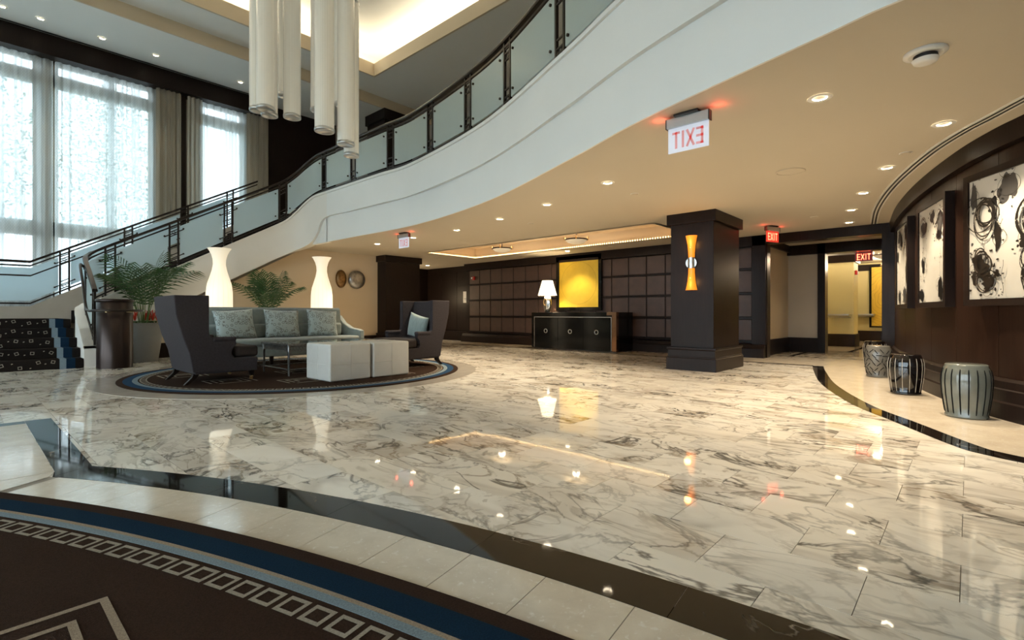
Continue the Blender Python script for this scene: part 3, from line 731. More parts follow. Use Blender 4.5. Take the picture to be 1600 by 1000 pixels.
uc = thing('column', 'dark wood column on the balcony level under the soffit', 'column', (8.5, 12.85, 3.5))
G().box(0, 1.0, 0, .95, 0, 3.25).build('shaft', 'wood', uc); G().box(-.05, 1.05, -.05, 1.0, 3.2, 3.5).build('crown', 'wood', uc, bevel=.004)

# ================================================================ LIGHT FIXTURES, SIGNS
def downlight(u, v, z, power, label, grp, ang=100):
    d = thing('downlight', label, 'downlight', (u, v, z), 0, grp)
    G().lathe([(.048, -.002), (.075, -.006), (.082, -.001), (.082, .0)], n=20, cap=False).build('trim_ring', 'plastic', d)
    G().lathe([(.0, .004), (.046, .002), (.05, -.002)], n=16, cap=False).build('lens', 'bulb', d)
    spot(d, (0, 0, -.02), power, .04, ang)
for grp, lab, spots in (('downlights along the curved wall', 'recessed downlight in the row following the curved timber wall', ((4.29,.82),(5.58,.16),(6.84,.67),(8.06,1.04),(9.26,1.35),(10.5,1.56))),
                        ('downlights along the balcony edge', 'recessed downlight in the row following the white balcony edge', ((5.33,3.27),(5.79,4.58),(6.14,5.87),(6.4,7.26),(6.42,8.66),(6.44,10.04)))):
    for u, v in spots: downlight(u, v, 2.498, 95, lab, grp)
downlight(10.45, 7.6, 2.498, 60, 'recessed downlight above the yellow painting and sideboard', None)
downlight(10.45, 13.3, 2.498, 60, 'recessed downlight in front of the dark recessed wall', None)
downlight(12.2, 2.0, 2.498, 12, 'recessed downlight in the alcove ceiling behind the dark header', None)
for u in (.56, 1.12, 2.12, 3.11, 4.97): downlight(u, 14.2, 6.998, 30, 'small round downlight in the soffit above the curtains', 'downlights in the window soffit', 70)
# amber rope light in the tray
rope = thing('rope_light', 'string of amber rope lights along the ledge of the ceiling tray', 'rope light', (9.17, 7.39, 2.52))
M['rope'] = glow('amber_bulb', (1, .62, .25), 9.)
g = G()
pts = [(8.30, 4.18), (10.05, 4.18), (10.05, 10.6), (8.30, 10.6)]
for (x0, y0), (x1, y1) in zip(pts, pts[1:]+pts[:1]):
    L_ = math.hypot(x1-x0, y1-y0); n = int(L_/.06)
    for i in range(n):
        t = (i+.5)/n; x, y = x0+(x1-x0)*t-9.17, y0+(y1-y0)*t-7.39
        g.lathe([(0, -.014), (.012, 0), (0, .014)], (x, y, 0), 5, False)
g.build('bulbs', 'rope', rope, fix=False)['kind'] = 'stuff'
for loc, sz in (((.84, 0, .02), (.03, 6.3)), ((-.84, 0, .02), (.03, 6.3)), ((0, 3.17, .02), (1.7, .03)), ((0, -3.17, .02), (1.7, .03))):
    area(rope, loc, sz, 2.3 if sz[1] > 1 else .65, (1, .50, .19), (PI, 0, 0))
# semi-flush bowls in the tray
M['alab'] = mat('alabaster', (.72, .66, .54), .35, emit=(1, .82, .55), es=.12)
def bowl_light(label, loc, grp=None, power=6):
    b = thing('bowl_light', label, 'ceiling light', loc, 0, grp)
    G().lathe([(0, -.34), (.1, -.332), (.18, -.305), (.225, -.265), (.235, -.25)], n=28, cap=False).build('bowl', 'alab', b)
    G().lathe([(.232, -.255), (.255, -.255), (.26, -.242), (.255, -.23), (.232, -.23)], n=28, cap=False).build('ring', 'bronze', b)
    G().lathe([(.09, 0), (.09, -.02), (.02, -.04), (.012, -.24)], n=16).build('stem', 'bronze', b)
    for k in range(4): a = k*PI/2+.6; G().lathe([(.012, -.26), (.018, -.22), (.012, -.2), (.02, -.185), (0, -.17)], (.255*math.cos(a), .255*math.sin(a), 0), 8, False).build('knob', 'brass', b)
    point(b, (0, 0, -.17), power, .08)
for v in (8.72, 6.45): bowl_light('alabaster bowl light with bronze ring and knobs hanging in the tray', (9.2, v, 2.78), 'bowl lights in the ceiling tray')
for u, v in ((14.9, 1.5), (18.3, 1.7), (16.2, 3.8)): bowl_light('alabaster bowl light repeated to fill the yellow corridor with light', (u, v, 2.55), 'bowl lights in the corridor', 75)  # one bowl shows; the hidden copies are added to fill the corridor with light
# sconces
M['amber'] = mat('amber_glass', (.55, .16, .02), .3, emit=(1, .30, .02), es=.42)
M['amber_hot'] = glow('amber_bulb_spot', (1, .55, .12), 5.)
def sconce(label, loc, rz, sc=1.):
    s_ = thing('wall_sconce', label, 'sconce', loc, rz)          # local -x faces the room
    for sg in (1, -1):
        prof = [(.05, .07), (.052, .16), (.062, .28), (.085, .40), (.092, .43)]
        g = G(); P = []; n = 14
        for r_, h in prof:
            for i in range(n+1): a = PI/2+PI*i/n; P.append((r_*math.cos(a)*.9, r_*math.sin(a), sg*h))
        F = [(j*(n+1)+i, j*(n+1)+i+1, (j+1)*(n+1)+i+1, (j+1)*(n+1)+i) for j in range(len(prof)-1) for i in range(n)]
        sh = g.add(P, F, True).build('glass_shade', 'amber', s_)
        G().lathe([(0, -.03), (.02, -.015), (.026, 0), (.02, .02), (0, .04)], (-.028, 0, sg*.24), 10, False).build('bulb', 'amber_hot', sh)
        point(s_, (-.16, 0, sg*.3), 1.2, .05, (1, .45, .1))
    g = G(); pts_ = [(0, .088*math.cos(a), .088*math.sin(a)) for a in [2*PI*i/24 for i in range(24)]]
    g.add([(0, y, z) for _, y, z in pts_]+[(-.02, y, z) for _, y, z in pts_], [tuple(range(24, 48))]+[(i, (i+1) % 24, 24+(i+1) % 24, 24+i) for i in range(24)]).build('backplate', 'steel', s_)
    g = G(); P = []; n = 12
    for h in (-.085, .085):
        for i in range(n+1): a = PI/2+PI*i/n; P.append((.058*math.cos(a), .058*math.sin(a), h))
    g.add(P, [(i, i+1, n+2+i, n+1+i) for i in range(n)], True).build('centre_band', 'steel', s_)
    return s_
sconce('amber glass double sconce on the dark column', (7.79, 3.25, 1.70), 0)
M['warm'] = glow('warm_tube', (1, .75, .40), 9.)
s_ = thing('tube_sconce', 'glowing tube sconce on the pale passage wall', 'sconce', (9.72, 14.49, 1.5))
G().lathe([(.0, -.28), (.045, -.27), (.05, 0), (.045, .27), (0, .28)], (0, -.07, 0), 14).build('tube', 'warm', s_); G().box(-.04, .04, -.06, 0, -.33, -.28).build('bracket', 'steel', s_)
point(s_, (0, -.3, 0), 12, .1)
# exit signs: housing along local x, seen from local -y
M['exit_red'] = glow('exit_red', (1, .10, .04), 2.2); M['exit_pink'] = mat('exit_pink', (.80, .42, .42), .4, emit=(1, .15, .12), es=.08)
def translucent_panel():
    m = bpy.data.materials.new('clear_acrylic'); m.use_nodes = True; t = NT(m); t.t.nodes.remove(t.b); out = t.t.nodes['Material Output']
    a = t.n('ShaderNodeBsdfDiffuse', {0: (.72, .76, .80, 1)}); b_ = t.n('ShaderNodeBsdfTranslucent', {0: (.8, .84, .88, 1)}); e_ = t.n('ShaderNodeEmission', {0: (.8, .85, 1, 1), 1: .12})
    x = t.n('ShaderNodeMixShader', {0: .5}); t.link(a.outputs[0], x.inputs[1]); t.link(b_.outputs[0], x.inputs[2])
    y = t.n('ShaderNodeAddShader'); t.link(x.outputs[0], y.inputs[0]); t.link(e_.outputs[0], y.inputs[1]); t.link(y.outputs[0], out.inputs[0]); return m
M['acrylic'] = translucent_panel(); M['exit_lit'] = mat('lit_red_panel', (.2, .03, .02), .3, emit=(1, .06, .03), es=.35); M['exit_dark'] = mat('dark_red_panel', (.10, .02, .02), .3, emit=(1, .05, .05), es=.04)
def exit_sign(label, loc, rz, panel, letters, mirror=False, hang=.02):
    e = thing('exit_sign', label, 'exit sign', loc, rz)
    G().box(-.1, .1, -.055, .055, -hang, 0).build('canopy', 'black', e, bevel=.004)
    G().box(-.17, .17, -.025, .025, -hang-.075, -hang).build('housing', 'steel', e); 
    for x in (-.178, .17): G().box(x, x+.008, -.028, .028, -hang-.078, -hang).build('end_cap', 'black', e)
    z0 = -hang-.075
    G().box(-.165, .165, -.004, .004, z0-.20, z0).build('panel', panel, e)
    g = G(); hh, ww, st_ = .135, .058, .019; zb = z0-.17
    def bar(x0, z0_, x1, z1_):
        d = Vector((x1-x0, z1_-z0_)); d.normalize(); nx, nz = -d.y*st_/2, d.x*st_/2; y = -.0062
        xs = [(x0+nx, z0_+nz), (x0-nx, z0_-nz), (x1-nx, z1_-nz), (x1+nx, z1_+nz)]
        if mirror: xs = [(-a, b) for a, b in xs]
        g.add([(a, y, b) for a, b in xs], [(0, 1, 2, 3)]); g.add([(a, -y, b) for a, b in xs], [(0, 1, 2, 3)])
    x = -.125
    bar(x+.01, zb, x+.01, zb+hh)
    for h in (.01, hh/2, hh-.01): bar(x, zb+h, x+ww, zb+h)
    x += .075; bar(x, zb, x+ww, zb+hh); bar(x, zb+hh, x+ww, zb)
    x += .08; bar(x+.01, zb, x+.01, zb+hh)
    x += .035; bar(x+.032, zb, x+.032, zb+hh); bar(x, zb+hh-.01, x+.064, zb+hh-.01)
    g.build('letters', letters, e, fix=False)
    point(e, (.24, 0, -.05), .22, .03, (1, .08, .04)); point(e, (-.24, 0, -.05), .22, .03, (1, .08, .04))
    return e
exit_sign('clear exit sign with pink reversed letters near the balcony edge', (3.91, 1.66, 2.5), -PI/2, 'acrylic', 'exit_pink', True)
exit_sign('clear exit sign hanging between two downlights near the stairs', (5.93, 8.3, 2.5), -PI/2, 'acrylic', 'exit_pink', True)
exit_sign('glowing red exit sign beside the corridor opening', (9.98, 2.66, 2.5), math.radians(-22), 'exit_lit', 'exit_red')
exit_sign('dim red exit sign inside the inner door frame', (13.62, 1.75, 2.55), -PI/2, 'exit_dark', 'exit_red', False, .20)
# ceiling devices
sd = thing('smoke_detector', 'white smoke detector on the lobby ceiling', 'smoke detector', (3.98, .2, 2.5))
G().lathe([(.11, 0), (.11, -.012), (.085, -.02)], n=28).build('base', 'plastic', sd); G().lathe([(.06, -.02), (.062, -.035), (.058, -.045)], n=24).build('vent', 'black', sd); G().lathe([(.068, -.044), (.06, -.062), (.03, -.068), (0, -.068)], n=24).build('cap', 'plastic', sd)
sk = thing('ceiling_speaker', 'round white speaker grille flush in the lobby ceiling', 'speaker', (6.29, 1.49, 2.5))
G().lathe([(.15, 0), (.15, -.006), (.13, -.01), (.13, -.004)], n=32, cap=False).build('rim', 'ceil', sk); G().lathe([(.13, -.005), (.1, -.008), (0, -.008)], n=32, cap=False).build('grille', 'ceil', sk)
for u, v in ((6.07,3.31),(6.83,5.77),(6.34,.47),(9.5,1.9),(10.4,6.3),(9.4,11.5)):
    o = thing('sprinkler', 'small flush sprinkler cap in the lobby ceiling', 'sprinkler', (u, v, 2.5), 0, 'sprinkler caps in the lobby ceiling')
    G().lathe([(.045, 0), (.045, -.005), (.03, -.008), (0, -.008)], n=18).build('cap', 'ceil', o); G().lathe([(.055, 0), (.055, -.002), (.047, -.003)], n=18, cap=False).build('rim', 'plastic', o)
# slot diffuser that follows the curved wall
dp = offset(WR, .30); Ld = length(dp); s = 3.3; 
df = thing('slot_diffuser', 'curved double slot air diffuser along the timber wall', 'air diffuser', (0, 0, 0))
while s < Ld-.15:
    e = min(s+1.15, Ld-.12); q = sub(dp, s+.004, e-.004)
    fr = G().sweep(q, [(-.055, 2.492), (-.055, 2.5), (.055, 2.5), (.055, 2.492)]).build('frame', 'plastic', df)
    for w in (-.022, .022): G().sweep(q, [(w-.011, 2.4905), (w-.011, 2.495), (w+.011, 2.495), (w+.011, 2.4905)]).build('slot', 'black', fr)
    s = e
G().box(U0, 5.9, 14.76, 14.83, 6.994, 7.0).build('ceiling_slot', 'black', bpy.data.objects['ceiling_soffit'])
# ================================================================ RUGS
def ringmesh(c, r0, r1, z0, z1, n=160, a0=0., a1=360.): return G().band(arc(c, r1, a0, a1, n), arc(c, r0, a0, a1, n), z0, z1)
def strip(g, x0, y0, x1, y1, w, z):
    z += len(g.v)*8e-7
    d = Vector((x1-x0, y1-y0)).normalized(); nx, ny = -d.y*w/2, d.x*w/2; ex, ey = d.x*w/2, d.y*w/2
    g.add([(x0+nx-ex, y0+ny-ey, z), (x0-nx-ex, y0-ny-ey, z), (x1-nx+ex, y1-ny+ey, z), (x1+nx+ex, y1+ny+ey, z)], [(0, 1, 2, 3)])
def squares(c, r0, r1, pitch, w, a0, a1, z):
    g = G(); n = int(round((a1-a0)/pitch)); rm = (r0+r1)/2
    for i in range(n):
        a = math.radians(a0+(i+.5)*pitch); hw = math.radians(pitch)*.40; t = w/rm
        def q(ra, rb, b0, b1):
            g.add([(c[0]+ra*math.cos(b0), c[1]+ra*math.sin(b0), z), (c[0]+rb*math.cos(b0), c[1]+rb*math.sin(b0), z), (c[0]+rb*math.cos(b1), c[1]+rb*math.sin(b1), z), (c[0]+ra*math.cos(b1), c[1]+ra*math.sin(b1), z)], [(0, 1, 2, 3)])
        q(r0, r0+w, a-hw, a+hw); q(r1-w, r1, a-hw, a+hw); q(r0+w, r1-w, a-hw, a-hw+t); q(r0+w, r1-w, a+hw-t, a+hw)
    return g
def key_motif(g, x, y, s, w, z):                     # nested open squares
    for k in range(3):
        h = s-k*s*.3
        strip(g, x-h, y+h, x+h, y+h, w, z); strip(g, x+h, y+h, x+h, y-h*.75, w, z); strip(g, x-h, y+h, x-h, y-h*.4, w, z)
        if k == 1: strip(g, x-h, y-h, x+h, y-h, w, z)
rug = tag(G().prism(arc(C2, R2-.05, -24, 40, 90)+[(-4.5, 4.4), (-4.5, -4.6)], .0022, .011).build('round_rug', 'c_brown'), 'huge round brown carpet with navy and pale blue border bands', 'rug')
for nm, r0, r1, m in (('brown_band', 9.137, 9.2, 'c_brown'), ('navy_band', 9.04, 9.137, 'c_blue'), ('tan_band', 9.022, 9.04, 'c_tan'), ('pale_blue_band', 8.989, 9.022, 'c_light')):
    ringmesh(C2, r0, r1, .0022, .0125 if nm != 'brown_band' else .0122, 160, -24, 40).build(nm, m, rug)
for k in range(84): squares(C2, 8.889, 8.967, .69, .015, -22+k*.69, -22+(k+1)*.69, .0128).build('woven_square', 'c_cream', rug, fix=False)
g = G()
for x, y, s_ in ((-.10, 1.59, .40), (.05, .2, .4), (-.9, 2.6, .4), (-1.3, .9, .4)):
    for k in range(3):
        h = s_-k*.085
        strip(g, x-h, y+h, x+h, y+h, .022, .0128); strip(g, x+h, y+h, x+h, y-h, .022, .0128); strip(g, x-h, y+h, x-h, y-h*.3, .022, .0128)
g.build('woven_lines', 'c_tan', rug, fix=False)['kind'] = 'stuff'
rug2 = tag(G().lathe([(R3-.02, .0022), (R3-.02, .011)], (C3[0], C3[1], 0), 120, True, False).build('round_rug', 'c_brown'), 'round brown rug with blue border under the seating group', 'rug')
for nm, r0, r1, m in (('brown_band', 2.30, 2.37, 'c_brown'), ('blue_band', 2.20, 2.30, 'c_midblue'), ('pale_blue_band', 2.14, 2.20, 'c_light')):
    ringmesh(C3, r0, r1, .0022, .0125, 120).build(nm, m, rug2)
squares(C3, 2.04, 2.122, 2.7, .016, 0, 359.1, .0128).build('woven_squares', 'c_cream', rug2, fix=False)['kind'] = 'stuff'
g = G()
for x, y in ((2.15, 8.3), (2.4, 7.2), (3.1, 6.55), (4.3, 6.3), (5.0, 7.0), (5.1, 8.4), (3.6, 9.0), (3.5, 7.6), (2.75, 9.2), (4.6, 9.2)): key_motif(g, x, y, .26, .022, .0128)
g.build('woven_lines', 'c_cream', rug2, fix=False)['kind'] = 'stuff'
Z0 = .0134
# ================================================================ SEATING
def rounded(o, w, seg=3):
    b = o.modifiers.new('bevel', 'BEVEL'); b.width = w; b.segments = seg; b.limit_method = 'ANGLE'; b.angle_limit = .5
    for p in o.data.polygons: p.use_smooth = True
    n_ = o.modifiers.new('wn', 'WEIGHTED_NORMAL'); return o
def cushion(name, w, d, h, m, parent, loc, rot=(0, 0, 0), puff=.5, nx=14):
    # pillow: w along x, h along z, d thick along y
    V = []; F = []; n = nx
    for side in (-1, 1):
        for i in range(n+1):
            for j in range(n+1):
                a, b = i/n*2-1, j/n*2-1
                e = max(0., (1-abs(a)**2.6)*(1-abs(b)**2.6))**puff
                pin = 1-.07*(1-abs(b)**2)*abs(a)**3; pin2 = 1-.07*(1-abs(a)**2)*abs(b)**3
                wob = 1+.05*mnoise.noise(Vector((a*2+side, b*2, 3.1)))
                V.append((a*w/2*pin, side*d/2*e*wob, b*h/2*pin2))
    m1 = (n+1)*(n+1)
    for s_ in (0, 1):
        for i in range(n):
            for j in range(n):
                q = [s_*m1+i*(n+1)+j, s_*m1+(i+1)*(n+1)+j, s_*m1+(i+1)*(n+1)+j+1, s_*m1+i*(n+1)+j+1]
                F.append(tuple(q if s_ == 0 else q[::-1]))
    g = G().add(V, F, True); me = g.mesh(name)
    bm = bmesh.new(); bm.from_mesh(me); bmesh.ops.remove_doubles(bm, verts=bm.verts, dist=.0006); bmesh.ops.recalc_face_normals(bm, faces=bm.faces); bm.to_mesh(me); bm.free()
    o = bpy.data.objects.new(name, me); COL.objects.link(o); me.materials.append(M[m]); o.location = loc; o.rotation_euler = rot
    if parent is not None: o.parent = parent
    return o
def wing_chair(label, loc, rz):
    c = thing('wing_chair', label, 'armchair', loc, rz)          # local +x is the way it faces
    W = .475
    prof = [(.02, 1.11), (.037, .885), (.106, .61), (.18, .40), (.225, .15), (.98, .125), (.985, .30), (.70, .31), (.665, .36), (.675, .43), (.72, .49), (.715, .535), (.68, .555), (.46, .57), (.41, .60), (.40, .66), (.40, 1.115)]
    for sg in (-1, 1):
        y0, y1 = (W-.085, W) if sg > 0 else (-W, -W+.085)
        rounded(G().prism_xz(prof, y0, y1).build('side_wing', 'fabric_dark', c), .012)
        rounded(G().box(.44, .72, (W-.10) if sg > 0 else -W-.012, (W+.012) if sg > 0 else -W+.10, .525, .585).build('armrest', 'fabric_dark', c), .025)
    back = [(.018, 1.112), (.035, .885), (.104, .61), (.178, .40), (.222, .15), (.34, .15), (.31, .42), (.24, .62), (.165, .885), (.14, 1.112)]
    rounded(G().prism_xz(back, -W+.003, W-.003).build('backrest', 'fabric_dark', c), .012)
    rounded(G().box(.24, .985, -W+.01, W-.01, .125, .31).build('seat_base', 'fabric_dark', c), .015)
    rounded(G().prism([(.30, -.385), (.70, -.385), (.72, -W+.01), (1.0, -W+.01), (1.0, W-.01), (.72, W-.01), (.70, .385), (.30, .385)], .312, .462).build('seat_cushion', 'fabric_brown', c), .05, 4)
    for sg in (-1, 1):
        y = sg*(W-.07); pts_ = [(.27, y, .14), (.25, y, .09), (.20, y, .04), (.155, y, 0)]
        V = []; hw = [.034, .03, .025, .02]
        for (x, yy, z), h in zip(pts_, hw): V += [(x-h, yy-h, z), (x+h, yy-h, z), (x+h, yy+h, z), (x-h, yy+h, z)]
        F = [(0, 1, 2, 3), (15, 14, 13, 12)]+[(4*k+i, 4*k+(i+1) % 4, 4*k+4+(i+1) % 4, 4*k+4+i) for k in range(3) for i in range(4)]
        G().add(V, F).build('leg', 'wood', c)
        lg = G().add([(.90, y-.032, .13), (.96, y-.032, .13), (.96, y+.032, .13), (.90, y+.032, .13), (.91, y-.02, .05), (.95, y-.02, .05), (.95, y+.02, .05), (.91, y+.02, .05)], [(0, 1, 2, 3), (7, 6, 5, 4), (0, 4, 5, 1), (1, 5, 6, 2), (2, 6, 7, 3), (3, 7, 4, 0)]).build('leg', 'wood', c)
        g = G().lathe([(.018, .035), (.024, .04), (.022, .055), (.018, .06)], (.93, y, 0), 12); g.tube([(.925, y-.012, .02), (.925, y+.012, .02)], .02, 12); g.build('caster', 'brass', lg)
    return c
wing_chair('charcoal wing chair with its back to the bronze drum', (1.72, 7.58, Z0), 0)
cR = wing_chair('charcoal wing chair holding a pale teal pillow beyond the white ottomans', (5.82, 7.24, Z0), PI)
tag(cushion('pillow', .46, .17, .42, 'teal_fab', None, (5.44, 7.20, Z0+.66), (0, math.radians(-14), PI/2+.12)), 'pale teal pillow leaning in the far wing chair', 'pillow')
# sofa: local x along its length, faces local -y
sofa = thing('sofa', 'grey teal velvet sofa with bowed front and low sloping arms', 'sofa', (4.0, 9.62, Z0))
def bow(x): return -.90+.27*(x/1.5)**2
N = 24; xs = [-1.46+2.92*i/N for i in range(N+1)]
fr = [(x, bow(x)+.05) for x in xs]
rounded(G().prism(fr+[(1.42, .0), (-1.42, .0)], .15, .34).build('base', 'velvet', sofa), .02)
cu = [(-1.34+2.68*i/N, bow(-1.34+2.68*i/N)) for i in range(N+1)]
rounded(G().prism(cu+[(1.25, -.14), (-1.25, -.14)], .342, .455).build('seat_cushion', 'velvet', sofa), .045, 4)
bk = [(-.0, .34), (.02, .15), (.10, .15), (.19, .98), (.175, 1.0), (.09, 1.0), (.06, .96)]
g = G(); n = len(bk)
P = []
for x in xs[1:-1]:
    x_ = x*.92; cv_ = -.05*(x/1.4)**2
    for y, z in bk: P.append((x_*(1+.0*z), y-.12+cv_, z))
m_ = len(xs)-2
F = [(i*n+k, (i+1)*n+k, (i+1)*n+(k+1) % n, i*n+(k+1) % n) for i in range(m_-1) for k in range(n)]+[tuple(range(n)), tuple(range(m_*n-1, (m_-1)*n-1, -1))]
rounded(g.add(P, F).build('backrest', 'velvet', sofa), .025)
rounded(G().box(-1.22, 1.22, -.20, -.05, .45, .70).build('lower_back_cushion', 'velvet', sofa), .04)
for sg in (-1, 1):
    V = []
    for t, zt, hw in ((0, .86, .05), (.25, .70, .055), (.55, .60, .06), (.85, .575, .06), (1., .55, .045)):
        y = .0-.62*t; x = sg*(1.27+.16*t)
        V += [(x-hw, y, .16), (x+hw, y, .16), (x+hw, y, zt), (x-hw, y, zt+.0)]
    F = [(0, 1, 2, 3), (19, 18, 17, 16)]+[(4*k+i, 4*k+4+i, 4*k+4+(i+1) % 4, 4*k+(i+1) % 4) for k in range(4) for i in range(4)]
    rounded(G().add(V, F).build('arm', 'velvet', sofa), .02)
for x, y in ((-1.3, -.6), (-.42, -.80), (.42, -.80), (1.3, -.6), (-1.25, -.06), (1.25, -.06)):
    G().add([(x+a*.03, y+b*.03, .16) for a, b in ((-1,-1),(1,-1),(1,1),(-1,1))]+[(x+a*.018, y+b*.018, 0) for a, b in ((-1,-1),(1,-1),(1,1),(-1,1))], [(0,1,2,3),(7,6,5,4)]+[(i,4+i,4+(i+1)%4,(i+1)%4) for i in range(4)]).build('leg', 'wood', sofa)
for i, (u, w_, l_) in enumerate(((3.17, .66, ''), (3.97, .63, ''), (4.74, .60, ''))):
    lab = ('ring print pillow at the sofa end behind the nearer wing chair', 'ring print pillow in the middle of the teal sofa', 'ring print pillow at the sofa end towards the wall discs')[i]
    tag(cushion('pillow', w_, .20, .53, 'ringfab', None, (u, 9.30, Z0+.70), (math.radians(-16), math.radians((-3, 2, 4)[i]), math.radians((3, -2, -4)[i]))), lab, 'pillow', 'ring print pillows on the sofa')
# ottomans
for u0, lab in ((3.21, 'white leather cube ottoman standing by the coffee table leg'), (3.85, 'white leather cube ottoman nearer the pillow-holding wing chair')):
    o = thing('ottoman', lab, 'ottoman', (u0+.30, 6.43, Z0), 0, 'white cube ottomans on the round rug')
    b = G().box(-.30, .30, -.33, .33, .0, .485).build('body', 'white_leather', o); rounded(b, .022, 4)
    g = G(); e = .0015
    for z in (.215,): g.tube([(-.30-e, -.31, z), (-.30-e, .31, z)], .0022, 5); g.tube([(-.28, -.33-e, z), (.28, -.33-e, z)], .0022, 5)
    g.tube([(-.30-e, 0, .02), (-.30-e, 0, .465)], .0022, 5); g.tube([(0, -.33-e, .02), (0, -.33-e, .465)], .0022, 5); g.tube([(0, -.31, .485+e), (0, .31, .485+e)], .0022, 5); g.tube([(-.28, 0, .485+e), (.28, 0, .485+e)], .0022, 5)
    g.build('seam', 'white_leather', b)
# coffee table
ct = thing('coffee_table', 'silver metal coffee table with lattice apron and dark glass top', 'coffee table', (3.92, 7.55, Z0))
M['tabletop'] = mat('smoked_glass_top', (.03, .03, .032), .05, 0, .6, .5); M['pewter'] = varied('antique_pewter', (.20, .20, .20), (.30, .30, .29), 30, .35, metal=.9)
G().box(-.80, .80, -.44, .44, .438, .452).build('top', 'tabletop', ct, bevel=.003)
for b in ((-.82, .82, -.46, -.44), (-.82, .82, .44, .46), (-.82, -.80, -.44, .44), (.80, .82, -.44, .44)): G().box(*b, .43, .456).build('top_frame', 'pewter', ct)
for x in (-.79, .79):
    for y in (-.43, .43):
        G().lathe([(.012, 0), (.016, .05), (.018, .33), (.024, .345), (.018, .36), (.024, .43)], (x, y, 0), 10).build('leg', 'pewter', ct)
g = G()
def lattice(x0, y0, x1, y1):
    L_ = math.hypot(x1-x0, y1-y0); n = int(L_/.045)
    for i in range(n):
        for a, b in ((0, 1), (1, 0)):
            t0, t1 = i/n, (i+1)/n
            g.tube([(x0+(x1-x0)*t0, y0+(y1-y0)*t0, .355+.075*a), (x0+(x1-x0)*t1, y0+(y1-y0)*t1, .355+.075*b)], .0045, 4)
    g.tube([(x0, y0, .355), (x1, y1, .355)], .006, 5)
for q in ((-.79,-.43,.79,-.43), (-.79,.43,.79,.43), (-.79,-.43,-.79,.43), (.79,-.43,.79,.43)): lattice(*q)
g.build('lattice_apron', 'pewter', ct)
for q in ((-.79,-.43,.79,-.43), (-.79,.43,.79,.43), (-.79,-.43,-.79,.43), (.79,-.43,.79,.43)): G().tube([(q[0], q[1], .09), (q[2], q[3], .09)], .009, 6).build('stretcher', 'pewter', ct)
# ================================================================ FLOOR LAMPS, WALL DISCS, PLANTS
def vase_mat():
    m = mat('lit_paper_shade', (.85, .8, .7), .6, emit=(1, .86, .62), es=2.2); t = NT(m)
    sx = t.n('ShaderNodeSeparateXYZ', {0: t.objc()}); a = t.math('ARCTAN2', sx.outputs[1], sx.outputs[0])
    w = t.math('ABSOLUTE', t.math('SINE', t.math('MULTIPLY', a, 8.)))
    rib = t.n('ShaderNodeMapRange', {0: w, 1: 0., 2: .16, 3: .45, 4: 1.}).outputs[0]
    hz = t.n('ShaderNodeMapRange', {0: sx.outputs[2], 1: 1.35, 2: 2.2, 3: 1., 4: .55}).outputs[0]
    t.link(t.math('MULTIPLY', t.math('MULTIPLY', rib, hz), .44), t.b.inputs['Emission Strength']); return m
M['vase'] = vase_mat()
for u, lab in ((3.46, 'tall glowing vase-shaped floor lamp behind the sofa near the palms'), (5.59, 'tall glowing vase-shaped floor lamp beside the two wall discs')):
    l_ = thing('floor_lamp', lab, 'floor lamp', (u, 11.0, 0))
    G().lathe([(r_*.86, z_) for r_, z_ in [(.20, .03), (.235, .25), (.265, .6), (.275, 1.0), (.272, 1.32), (.25, 1.48), (.20, 1.62), (.155, 1.75), (.13, 1.87), (.135, 1.97), (.165, 2.07), (.21, 2.15), (.245, 2.19)]], n=48, cap=False).build('shade', 'vase', l_)
    G().lathe([(.21, 0), (.21, .03)], n=32).build('base', 'steel', l_)
for u, r_, dp_, m, lab in ((6.72, .18, .10, 'brass', 'bronze dished wall disc hanging on the cream wall'), (7.17, .245, .12, 'steel', 'silver hammered wall disc hanging on the cream wall')):
    d_ = thing('wall_disc', lab, 'wall decor', (u, 12.2, 1.81)); mm = varied('hammered_'+m, (.30, .19, .09) if m == 'brass' else (.42, .42, .42), (.20, .12, .055) if m == 'brass' else (.30, .30, .30), 18, .35, metal=1., bump=.4, bscale=60)
    g = G(); P = []; pr2 = [(1., .02), (.97, .55), (.8, .8), (.5, .95), (.2, 1.), (.0, 1.)]
    for f, h in pr2:
        for i in range(36): a = 2*PI*i/36; P.append((r_*f*math.cos(a)*(.8 if m == 'brass' else 1), -dp_*h, (.235 if m == 'brass' else r_)*f*math.sin(a)))
    g.add(P, [(j*36+i, j*36+(i+1) % 36, (j+1)*36+(i+1) % 36, (j+1)*36+i) for j in range(len(pr2)-1) for i in range(36)], True).build('dish', mm, d_)
    G().box(-.03, .03, -.02, 0, -.03, .03).build('mount', 'black', d_)
